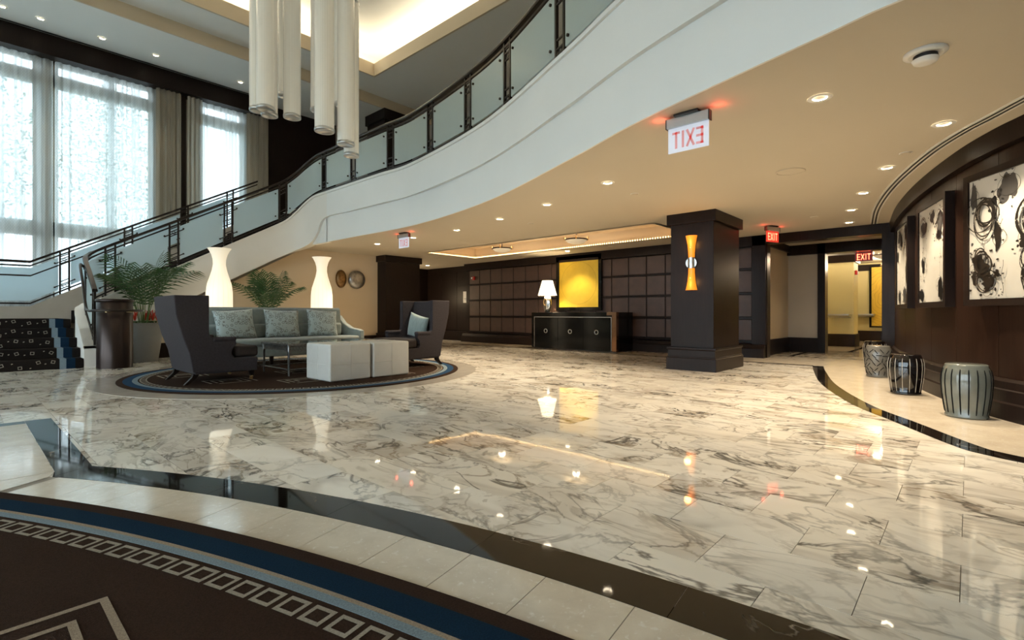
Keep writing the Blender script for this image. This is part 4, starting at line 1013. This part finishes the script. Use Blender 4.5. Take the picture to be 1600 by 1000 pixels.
def palm(label, loc, hgt, seed, nfr, pr_top, pr_bot, ph_, spread=1., flowers=False):
    rr = random.Random(seed); p = thing('potted_palm', label, 'potted palm', loc)
    G().lathe([(pr_bot, 0), (pr_top, ph_), (pr_top, ph_+.0), (pr_top-.03, ph_), (pr_top-.04, ph_-.06)], n=36, cap=False).build('planter', 'planter', p)
    G().lathe([(pr_top-.03, ph_-.06), (0, ph_-.05)], n=24, cap=False).build('soil', 'soil', p)
    for f in range(nfr):
        az = 2*PI*f/nfr+rr.uniform(-.4, .4); lean = rr.uniform(.25, 1.0)*spread; L_ = hgt*rr.uniform(.75, 1.05)
        d = Vector((math.cos(az), math.sin(az), 0)); pts_ = []
        b0 = Vector((math.cos(az)*.06, math.sin(az)*.06, ph_-.06))
        for i in range(11):
            t = i/10; out = lean*L_*(.18*t+.42*t**2.2); up_ = L_*(t*.98-.33*lean*t**2.6)
            pts_.append(b0+d*out+Vector((0, 0, up_)))
        g = G(); g.tube(pts_, .008, 5, taper=[1-.75*i/10 for i in range(11)])
        fr_ = g.build('frond', 'stem', p)
        g = G(); sp = spline([tuple(q) for q in pts_], 4); n_ = len(sp); side = Vector((-d.y, d.x, 0))
        for i in range(int(n_*.34), n_-1, 2):
            t = (i-n_*.38)/(n_*.62); tan = (sp[i+1]-sp[i]).normalized(); ll = .40*math.sin(PI*(.12+.80*t))*hgt/1.3+.04
            upv = side.cross(tan).normalized()
            for sg in (-1, 1):
                for hf in (0,):
                    q0 = sp[i].lerp(sp[i+1], hf); dr = (side*sg*.8+tan*(.55+.5*t)+upv*.15).normalized(); wv = tan*.015
                    m1 = q0+dr*ll*.55+Vector((0, 0, -.02*ll)); e1 = q0+dr*ll+Vector((0, 0, -.30*ll))
                    g.add([q0-wv*.5, q0+wv*.5, m1+wv, m1-wv, e1], [(0, 1, 2, 3), (3, 2, 4)])
        g.build('leaflets', 'leaf', fr_, fix=False)
    if flowers:
        for k in range(9):
            az = rr.uniform(0, 6.28); q = Vector((math.cos(az)*rr.uniform(.08, pr_top-.08), math.sin(az)*rr.uniform(.08, pr_top-.08), ph_-.06))
            g = G()
            for j in range(8):
                a = j*2*PI/8+k; dd = Vector((math.cos(a), math.sin(a), 0)); s_ = Vector((-dd.y, dd.x, 0))*.014
                g.add([q-s_, q+s_, q+dd*.09+s_+Vector((0, 0, .09)), q+dd*.09-s_+Vector((0, 0, .09)), q+dd*.15+Vector((0, 0, .08))], [(0, 1, 2, 3), (3, 2, 4)])
            g.build('bromeliad_leaves', 'leaf2', p, fix=False)
            if k < 6:
                g = G(); c_ = q+Vector((0, 0, .15))
                for j in range(9):
                    a = j*2*PI/9; dd = Vector((math.cos(a), math.sin(a), 0)); s_ = Vector((-dd.y, dd.x, 0))*.014; h = .03+.05*(j % 3)
                    g.add([c_-s_-Vector((0, 0, .05)), c_+s_-Vector((0, 0, .05)), c_+dd*.045+s_*.7+Vector((0, 0, h)), c_+dd*.045-s_*.7+Vector((0, 0, h)), c_+dd*.07+Vector((0, 0, h+.03))], [(0, 1, 2, 3), (3, 2, 4)])
                g.build('red_flower', 'red', p, fix=False)
    return p
palm('large palm with red bromeliads in a tapered grey planter by the drum', (2.32, 11.50, 0), 1.55, 11, 15, .33, .23, .73, .95, True)
palm('palm standing behind the sofa between the two glowing floor lamps', (4.42, 11.05, 0), 1.25, 21, 13, .26, .19, .70, 1.05)
# ================================================================ BACK WALL FURNITURE
sb = thing('sideboard', 'black lacquer sideboard with three doors and ring pulls', 'sideboard', (10.48, 7.22, 0))
G().box(-.38, .38, -1.25, 1.28, .03, .93).build('body', 'lacquer', sb, bevel=.004); G().box(-.36, .36, -1.23, 1.26, 0, .03).build('plinth', 'black', sb)
for k in range(3):
    y1 = 1.17-k*.76; dr = G().box(-.392, -.38, y1-.752, y1, .07, .80).build('door', 'lacquer', sb, bevel=.002)
    yc, zc = y1-.376, .46; G().tube([(-.402, yc+.048*math.cos(a), zc+.048*math.sin(a)) for a in [2*PI*i/20 for i in range(20)]], .010, 6, True).build('ring_pull', 'steel', dr)
g = G(); g.box(-.386, -.38, -1.12, 1.19, .808, .82); g.box(-.386, -.38, 1.178, 1.19, .04, .82); g.box(-.386, -.38, -1.122, -1.112, .04, .82); g.build('inlay_line', 'steel', sb)
g = G(); g.box(-.39, -.38, -1.255, -1.14, .03, .935); g.box(-.39, -.30, -1.258, -1.25, .03, .935); g.box(-.39, -.38, -1.14, -1.0, .86, .935); part_label(g.build('corner_plate', 'copper', sb), 'polished copper corner strip')
tl = thing('table_lamp', 'silver table lamp with white shade on the sideboard', 'table lamp', (10.45, 8.25, .932))
M['shade'] = mat('white_lampshade', (.85, .8, .7), .7, emit=(1, .84, .56), es=.9); M['silver'] = mat('polished_silver', (.62, .62, .60), .18, 1.)
g = G(); P = []; n = 28
prof = [(.075, 0), (.085, .02), (.11, .12), (.13, .24), (.125, .34), (.09, .42), (.03, .45)]
for r_, z in prof:
    for i in range(n): a = 2*PI*i/n; P.append((r_*.55*math.cos(a), r_*math.sin(a), z))
body = g.add(P, [(j*n+i, j*n+(i+1) % n, (j+1)*n+(i+1) % n, (j+1)*n+i) for j in range(len(prof)-1) for i in range(n)], True).build('body', 'silver', tl)
g = G(); P = []
for f in (1., .7, .0):
    for i in range(20): a = 2*PI*i/20; P.append((-.074+.05*(1-f), .06*f*math.cos(a)+.02, .27+.09*f*math.sin(a)))
g.add(P, [(j*20+i, j*20+(i+1) % 20, (j+1)*20+(i+1) % 20, (j+1)*20+i) for j in range(2) for i in range(20)], True).build('hollow', 'brass', body)
G().lathe([(.25, .45), (.14, .84)], n=36, cap=False).build('shade', 'shade', tl)
point(tl, (0, 0, .62), 22, .08, (1, .8, .5))
def yellow_art(name, ring=True):
    m = mat(name, (.72, .47, .03), .5); t = NT(m); n_ = t.noise(t.mapped(t.objc(), (1, 1, 1)), 9., 4.)
    sx = t.n('ShaderNodeSeparateXYZ', {0: t.objc()})
    if ring:
        r_ = t.math('SQRT', t.math('ADD', t.math('POWER', sx.outputs[1], 2.), t.math('POWER', sx.outputs[2], 2.)))
        f = t.n('ShaderNodeMapRange', {0: t.math('ABSOLUTE', t.math('SUBTRACT', r_, .56)), 1: .002, 2: .007, 3: .5, 4: 0.}).outputs[0]
    else:
        w = t.n('ShaderNodeTexWave', {'Vector': t.objc(), 'Scale': 3., 'Distortion': 9., 'Detail': 1.}, wave_type='RINGS').outputs[1]
        f = t.n('ShaderNodeMapRange', {0: w, 1: .05, 2: .0, 3: 0., 4: .6}).outputs[0]
    t.link(t.mix(f, t.mix(n_, (.74, .50, .035), (.62, .40, .02)), (.25, .14, .01)), t.b.inputs['Base Color']); return m
M['yart'] = yellow_art('yellow_canvas'); M['yart2'] = yellow_art('yellow_scribble_canvas', False)
yp = thing('yellow_painting', 'square yellow painting with a faint circle in a black frame', 'painting', (11.06, 7.66, 1.71))
G().box(-.035, .0, -.63, .63, -.64, .64).build('canvas', 'yart', yp)
g = G(); g.box(-.06, 0, -.72, -.63, -.73, .73); g.box(-.06, 0, .63, .72, -.73, .73); g.box(-.06, 0, -.63, .63, .64, .73); g.box(-.06, 0, -.63, .63, -.73, -.64); g.build('frame', 'lacquer', yp)
spot(yp, (-.55, 0, .77), 14, .03, 80).rotation_euler = (0, math.radians(32), 0)
yp2 = thing('yellow_painting', 'tall yellow scribbled painting on the far corridor wall', 'painting', (19.95, 1.75, 1.45))
G().box(-.03, 0, -.6, .6, -.95, .95).build('canvas', 'yart2', yp2); g = G(); g.box(-.05, 0, -.66, -.6, -1.0, 1.0); g.box(-.05, 0, .6, .66, -1.0, 1.0); g.box(-.05, 0, -.6, .6, .95, 1.0); g.box(-.05, 0, -.6, .6, -1.0, -.95); g.build('frame', 'lacquer', yp2)
for x0, x1, y0, y1, lab in ((15.75, 16.28, 2.35, 2.92, 'grey wall shelf on the near face of the corridor pier'), (19.4, 19.95, 2.25, 2.9, 'grey wall shelf on the far corridor wall')):
    sh = thing('wall_shelf', lab, 'shelf', ((x0+x1)/2, (y0+y1)/2, .82)); hx, hy = (x1-x0)/2, (y1-y0)/2
    G().box(-hx, hx, -hy, hy, .03, .07).build('board', 'steel', sh); G().prism_xz([(hx, -.04), (hx, .03), (-hx+.05, .03)], -hy+.02, hy-.02).build('bracket', 'steel', sh)
fa = thing('fire_alarm', 'red fire alarm strobe on the leather panel', 'fire alarm', (11.07, 11.72, 2.03))
G().box(-.05, 0, -.055, .055, -.055, .055).build('housing', mat('alarm_red', (.45, .01, .01), .4), fa, bevel=.01); G().lathe([(0, 0), (.03, .0), (.03, .04), (.015, .055), (0, .055)], (0, 0, 0), 14).build('strobe', 'plastic', fa, loc=(-.05, .02, 0)).rotation_euler = (0, -PI/2, 0)
fa2 = thing('fire_alarm', 'red fire alarm strobe on the corridor pier', 'fire alarm', (16.5, 2.31, 2.02)); G().box(-.06, .06, -.05, 0, -.06, .06).build('housing', bpy.data.materials['alarm_red'], fa2, bevel=.01); G().box(.0, .05, -.075, -.05, -.035, .035).build('strobe', 'plastic', fa2)
nt = thing('wall_notice', 'small pale framed notice on the dark recessed wall', 'notice', (11.38, 12.42, 1.45)); G().box(-.012, 0, -.15, .15, -.19, .19).build('board', 'plastic', nt); G().box(-.016, -.012, -.1, .1, -.06, -.045).build('printed_line', 'planter', nt); G().box(-.016, -.012, -.06, .06, -.1, -.09).build('printed_line', 'planter', nt)
# ================================================================ CERAMIC STOOLS
M['st_grey'] = varied('grey_green_glaze', (.155, .17, .155), (.12, .132, .12), 5, .15, coat=.4); M['st_black'] = mat('black_glaze', (.006, .005, .005), .08, 0, .5, .5)
M['st_line'] = mat('dark_groove', (.006, .007, .008), .6, 0, .1); M['st_white'] = mat('pale_groove', (.55, .52, .46), .35); M['st_brown'] = varied('speckled_grey_glaze', (.16, .155, .14), (.115, .11, .10), 12, .22, coat=.3)
SPROF = [(.130, 0), (.146, .004), (.148, .018), (.142, .028), (.152, .10), (.165, .20), (.171, .30), (.168, .37), (.155, .425), (.147, .44), (.146, .452), (.135, .462)]
def srad(z):
    for (r0, z0), (r1, z1) in zip(SPROF[3:], SPROF[4:]):
        if z0 <= z <= z1: return r0+(r1-r0)*(z-z0)/(z1-z0)
    return .14
def stool(label, loc, glaze, style, sc=1.):
    s_ = thing('garden_stool', label, 'stool', loc); s_.scale = (sc, sc, sc)
    G().lathe(SPROF+[(0, .462)], n=56, cap=True).build('body', glaze, s_)
    zs = [.035+.385*i/16 for i in range(17)]
    if style == 'ribs':
        m = 'st_white' if glaze == 'st_black' else 'st_line'
        nst = 15 if glaze == 'st_black' else 18
        for k in range(nst):
            a = 2*PI*k/nst+.1
            G().tube([((srad(z)+.0005)*math.cos(a), (srad(z)+.0005)*math.sin(a), z) for z in zs], 0.0026 if glaze == 'st_black' else .0052, 5, taper=[.6]+[1]*15+[.6]).build('stripe', m, s_)
    else:
        rr = random.Random(4)
        for r_ in range(6):
            for k in range(15):
                a = 2*PI*(k+.5*(r_ % 2))/15+rr.uniform(-.06, .06); z = .065+r_*.063+rr.uniform(-.01, .01); th = rr.choice([0, .8, -.8, 1.4, 2.2]); h = .032
                q = []
                for t in (-1, 0, 1):
                    zz = min(max(z+t*h*math.sin(th), .035), .42); aa = a+t*h*math.cos(th)/.16; q.append((srad(zz)*math.cos(aa)*1.002, srad(zz)*math.sin(aa)*1.002, zz))
                G().tube(q, .0055, 5).build('dash', 'st_line', s_)
    return s_
stool('grey glazed garden stool with dark vertical stripes', (5.90, .02, .002), 'st_grey', 'ribs')
stool('black glazed garden stool with white vertical stripes', (7.14, .53, .002), 'st_black', 'ribs', .96)
stool('grey garden stool covered in short black dashes', (8.80, .96, .002), 'st_brown', 'dash', .96)
stool('black striped garden stool hidden behind the dashed grey stool', (10.2, 1.16, .002), 'st_black', 'ribs', .96)
# ================================================================ INK PICTURES ON THE CURVED WALL
def wall_at(u):
    for a, b in zip(WR, WR[1:]):
        if min(a.x, b.x) <= u <= max(a.x, b.x):
            p = a.lerp(b, (u-a.x)/(b.x-a.x)); return p, (b-a).normalized()
def ink_picture(label, uc, w, z0, z1, seed, blobs, loops, drips):
    p, t = wall_at(uc); a = math.atan2(t.y, t.x); h = z1-z0; nrm = Vector((-t.y, t.x, 0))
    pc = thing('ink_painting', label, 'painting', (p.x, p.y, z0), a)    # local x along the wall, +y into the room
    D = .06
    G().box(-w/2, w/2, D-.02, D, 0, h).build('canvas', 'canvas', pc)
    f = .06; g = G(); g.box(-w/2-f, -w/2, -.03, D+.015, -f, h+f); g.box(w/2, w/2+f, -.03, D+.015, -f, h+f); g.box(-w/2, w/2, -.03, D+.015, h, h+f); g.box(-w/2, w/2, -.03, D+.015, -f, 0); g.build('frame', 'wood', pc)
    rr = random.Random(seed); y = [D+.0006]
    # picture coordinates: s 0..1 from the far (left as hung) side, q 0..1 upwards
    X = lambda s: w/2-s*w
    def blob(g, s, q, rs_, rq, wob=.35):
        y[0] += .00012; n = 26; ph = [rr.uniform(0, 6.28) for _ in range(4)]; P = []
        for i in range(n):
            an = 2*PI*i/n; k = 1+wob*(.5*math.sin(2*an+ph[0])+.35*math.sin(3*an+ph[1])+.3*math.sin(5*an+ph[2])+.2*math.sin(8*an+ph[3]))
            P.append((min(max(X(s)+rs_*w*k*math.cos(an), -w/2+.004), w/2-.004), y[0], min(max(q*h+rq*h*k*math.sin(an), .004), h-.004)))
        g.add([(X(s), y[0], min(max(q*h, .01), h-.01))]+P, [(0, 1+i, 1+(i+1) % n) for i in range(n)])
    def stroke(g, pts_, wd):
        y[0] += .00012; V = []; F = []
        for i, (px_, pz_) in enumerate(pts_):
            b = pts_[min(i+1, len(pts_)-1)]; c = pts_[max(i-1, 0)]; d = Vector((b[0]-c[0], b[1]-c[1])); d.normalize()
            ww = wd*(.6+.5*rr.random()); cx_, cz_ = min(max(px_, -w/2+.006), w/2-.006), min(max(pz_, .006), h-.006)
            V += [(cx_-d.y*ww, y[0], cz_+d.x*ww), (cx_+d.y*ww, y[0], cz_-d.x*ww)]
        F = [(2*i, 2*i+1, 2*i+3, 2*i+2) for i in range(len(pts_)-1)]
        g.add(V, F)
    gb, gg = G(), G()
    for s, q, a_, b_, grey in blobs:
        blob(gg if grey else gb, s, q, a_, b_)
        for _ in range(10): blob(gg if grey else gb, s+rr.gauss(0, a_*1.5), q+rr.gauss(0, b_*1.5), .006+.012*rr.random(), .005+.01*rr.random(), .2)
        for _ in range(2):
            c0 = (s+rr.gauss(0, a_*.6), q+rr.gauss(0, b_*.6)); r0 = rr.uniform(.5, 1.0)*min(max(a_*w, b_*h), .09); e0 = rr.uniform(.6, 1.5)
            stroke(gb, [(X(c0[0])+r0*math.cos(k*.3)*e0, c0[1]*h+r0*math.sin(k*.3)) for k in range(22)], .0022)
    for s, q, r_, wd in loops:
        for k in range(3):
            e0 = rr.uniform(.7, 1.2); o1, o2 = rr.gauss(0, .02), rr.gauss(0, .02)
            stroke(gb, [(X(s+o1)+r_*w*e0*math.cos(k_*.25), (q+o2)*h+r_*w*math.sin(k_*.25)) for k_ in range(26)], wd)
    for s, q0, q1 in drips:
        stroke(gb, [(X(s)+.012*math.sin(k*.7+s*9), (q0+(q1-q0)*k/12)*h) for k in range(13)], .0028)
        for _ in range(6): blob(gb, s+rr.gauss(0, .02), rr.uniform(min(q0, q1), max(q0, q1)), .006, .005, .2)
    gg.build('grey_ink', 'ink_grey', pc, fix=False)['kind'] = 'stuff'; gb.build('black_ink', 'ink', pc, fix=False)['kind'] = 'stuff'
    return pc
ink_picture('large white canvas with big black ink tangles, next to the grey striped stool', 5.92, .96, 1.03, 2.11, 3,
    [(.06,.86,.035,.13,1),(.47,.86,.10,.12,1),(.30,.78,.05,.04,0),(.36,.50,.045,.10,0),(.13,.30,.08,.07,0),(.20,.22,.09,.06,0),(.26,.13,.06,.06,0),(.08,.18,.03,.05,0),(.37,.2,.03,.025,0),(.80,.62,.16,.15,0),(.70,.42,.09,.06,0),(.78,.14,.12,.12,0),(.92,.5,.08,.1,0)],
    [(.25,.70,.11,.009),(.20,.66,.16,.006),(.18,.30,.10,.008),(.80,.60,.19,.010),(.78,.42,.12,.009),(.24,.14,.10,.006),(.78,.14,.14,.007),(.72,.30,.09,.005)],
    [(.22,.62,.4),(.74,.97,.7),(.78,.98,.7),(.40,.68,.55),(.45,.3,.02)])
ink_picture('white canvas with grey ink blots at its top corners, between two dark frames', 7.37, .88, 1.03, 2.11, 8,
    [(.20,.80,.11,.08,1),(.55,.88,.08,.06,1),(.84,.78,.11,.12,1),(.18,.40,.06,.08,0),(.12,.08,.09,.07,0),(.88,.12,.09,.10,0),(.82,.66,.07,.03,0)],
    [(.20,.80,.12,.004),(.84,.80,.13,.005)], [(.22,.70,.45),(.36,.62,.3),(.16,.32,.12),(.90,.65,.2)])
ink_picture('narrow looking white canvas with ink along both edges, nearest the doorway', 8.90, .94, 1.03, 2.12, 12,
    [(.25,.88,.16,.07,1),(.45,.80,.12,.06,0),(.85,.88,.12,.08,0),(.93,.70,.05,.14,0),(.10,.64,.06,.09,0),(.92,.40,.05,.16,0),(.30,.10,.09,.07,1),(.80,.10,.15,.09,1)],
    [(.3,.86,.12,.005),(.85,.84,.12,.006)], [(.32,.75,.4),(.2,.6,.3),(.7,.3,.1)])
# ================================================================ CHANDELIER
def rods():
    m = mat('white_glass_rods', (.80, .78, .70), .25, emit=(1, .93, .78), es=.03); t = NT(m)
    sx = t.n('ShaderNodeSeparateXYZ', {0: t.objc()}); a = t.math('ARCTAN2', sx.outputs[1], sx.outputs[0])
    w = t.math('ABSOLUTE', t.math('SINE', t.math('MULTIPLY', a, 18.)))
    t.link(t.mix(w, (.62, .60, .53), (.84, .82, .75)), t.b.inputs['Base Color']); return m
M['rods'] = rods()
ch = thing('chandelier', 'cluster of long white glass tube pendants over the seating group', 'chandelier', (C3[0], C3[1], 0))
def bearing(px, Y):
    X = (px-800)*Y/FPX; return Y*math.cos(ANG)+X*math.sin(ANG), Y*math.sin(ANG)-X*math.cos(ANG)
for px, py, Y, r_ in ((404,172,8.15,.135),(415.5,170,7.65,.13),(421,180,7.95,.12),(456.5,183,8.1,.13),(507,204,7.55,.14),(498,173,8.3,.125),(534,164,8.25,.12),(540.5,225,7.7,.125),(549,243,7.95,.115),(446,150,8.5,.12)):
    u, v = bearing(px, Y); z = EYE+(HZN-py)*Y/FPX; x, y_ = u-C3[0], v-C3[1]
    t_ = G().lathe([(r_, z), (r_, z+2.4)], (0, 0, 0), 40, False).build('glass_tube', 'rods', ch, loc=(x, y_, 0))
    cp = G().lathe([(0, z-.012), (r_*.75, z-.014), (r_*.8, z-.02), (r_+.004, z-.018), (r_+.006, z), (r_+.004, z+.025), (r_-.002, z+.03)], (0, 0, 0), 36, False).build('end_cap', 'steel', ch, loc=(x, y_, 0))
    G().lathe([(r_+.005, z+2.38), (r_+.007, z+2.42), (0, z+2.43)], (0, 0, 0), 28, False).build('top_cap', 'steel', ch, loc=(x, y_, 0))
    G().tube([(x, y_, z+2.42), (x*.9, y_*.9, 8.16)], .006, 5).build('cable', 'steel', ch)
G().lathe([(.95, 8.2), (.95, 8.14), (.9, 8.12), (0, 8.12)], n=40).build('canopy', 'steel', ch)
# ================================================================ OUTSIDE
gr = struct(G().box(-40, 40, 15.6, 60, -.2, -.1).build('floor_outside', varied('pale_paving', (.45, .45, .43), (.40, .40, .38), 1., .8)))
struct(G().box(-60, -7.3, -40, 60, -.2, -.1).build('floor_plaza', gr.data.materials[0]))
def tree(label, loc, h, r_, seed, n=1500):
    rr = random.Random(seed); t_ = thing('street_tree', label, 'tree', loc, 0, 'trees outside the windows')
    G().tube([(0, 0, 0), (.05, .02, h*.3), (-.04, .05, h*.55), (.1, 0, h*.8)], .14, 8, taper=[1, .85, .6, .3]).build('trunk', mat('bark', (.07, .055, .04), .9), t_)
    g = G()
    for _ in range(n):
        a, b, k = rr.uniform(0, 6.28), rr.uniform(-1, 1), rr.random()**.4
        c_ = Vector((r_*k*math.cos(a)*math.sqrt(1-b*b), r_*k*math.sin(a)*math.sqrt(1-b*b), h*.66+h*.34*k*b))
        d1 = Vector((rr.gauss(0, 1), rr.gauss(0, 1), rr.gauss(0, 1))).normalized()*.075; d2 = Vector((rr.gauss(0, 1), rr.gauss(0, 1), rr.gauss(0, 1))).normalized()*.045
        g.add([c_-d1, c_-d2, c_+d1, c_+d2], [(0, 1, 2, 3)])
    o = g.build('foliage', 'leaf2', t_, fix=False); o['kind'] = 'stuff'
tree('leafy street tree outside the wide sheer curtain', (-1.0, 23.0, -.1), 9.5, 3.0, 1, 5200)
tree('leafy street tree outside the window between the pale pier and gathered drape', (4.6, 29.0, -.1), 11.5, 2.4, 2, 4200)
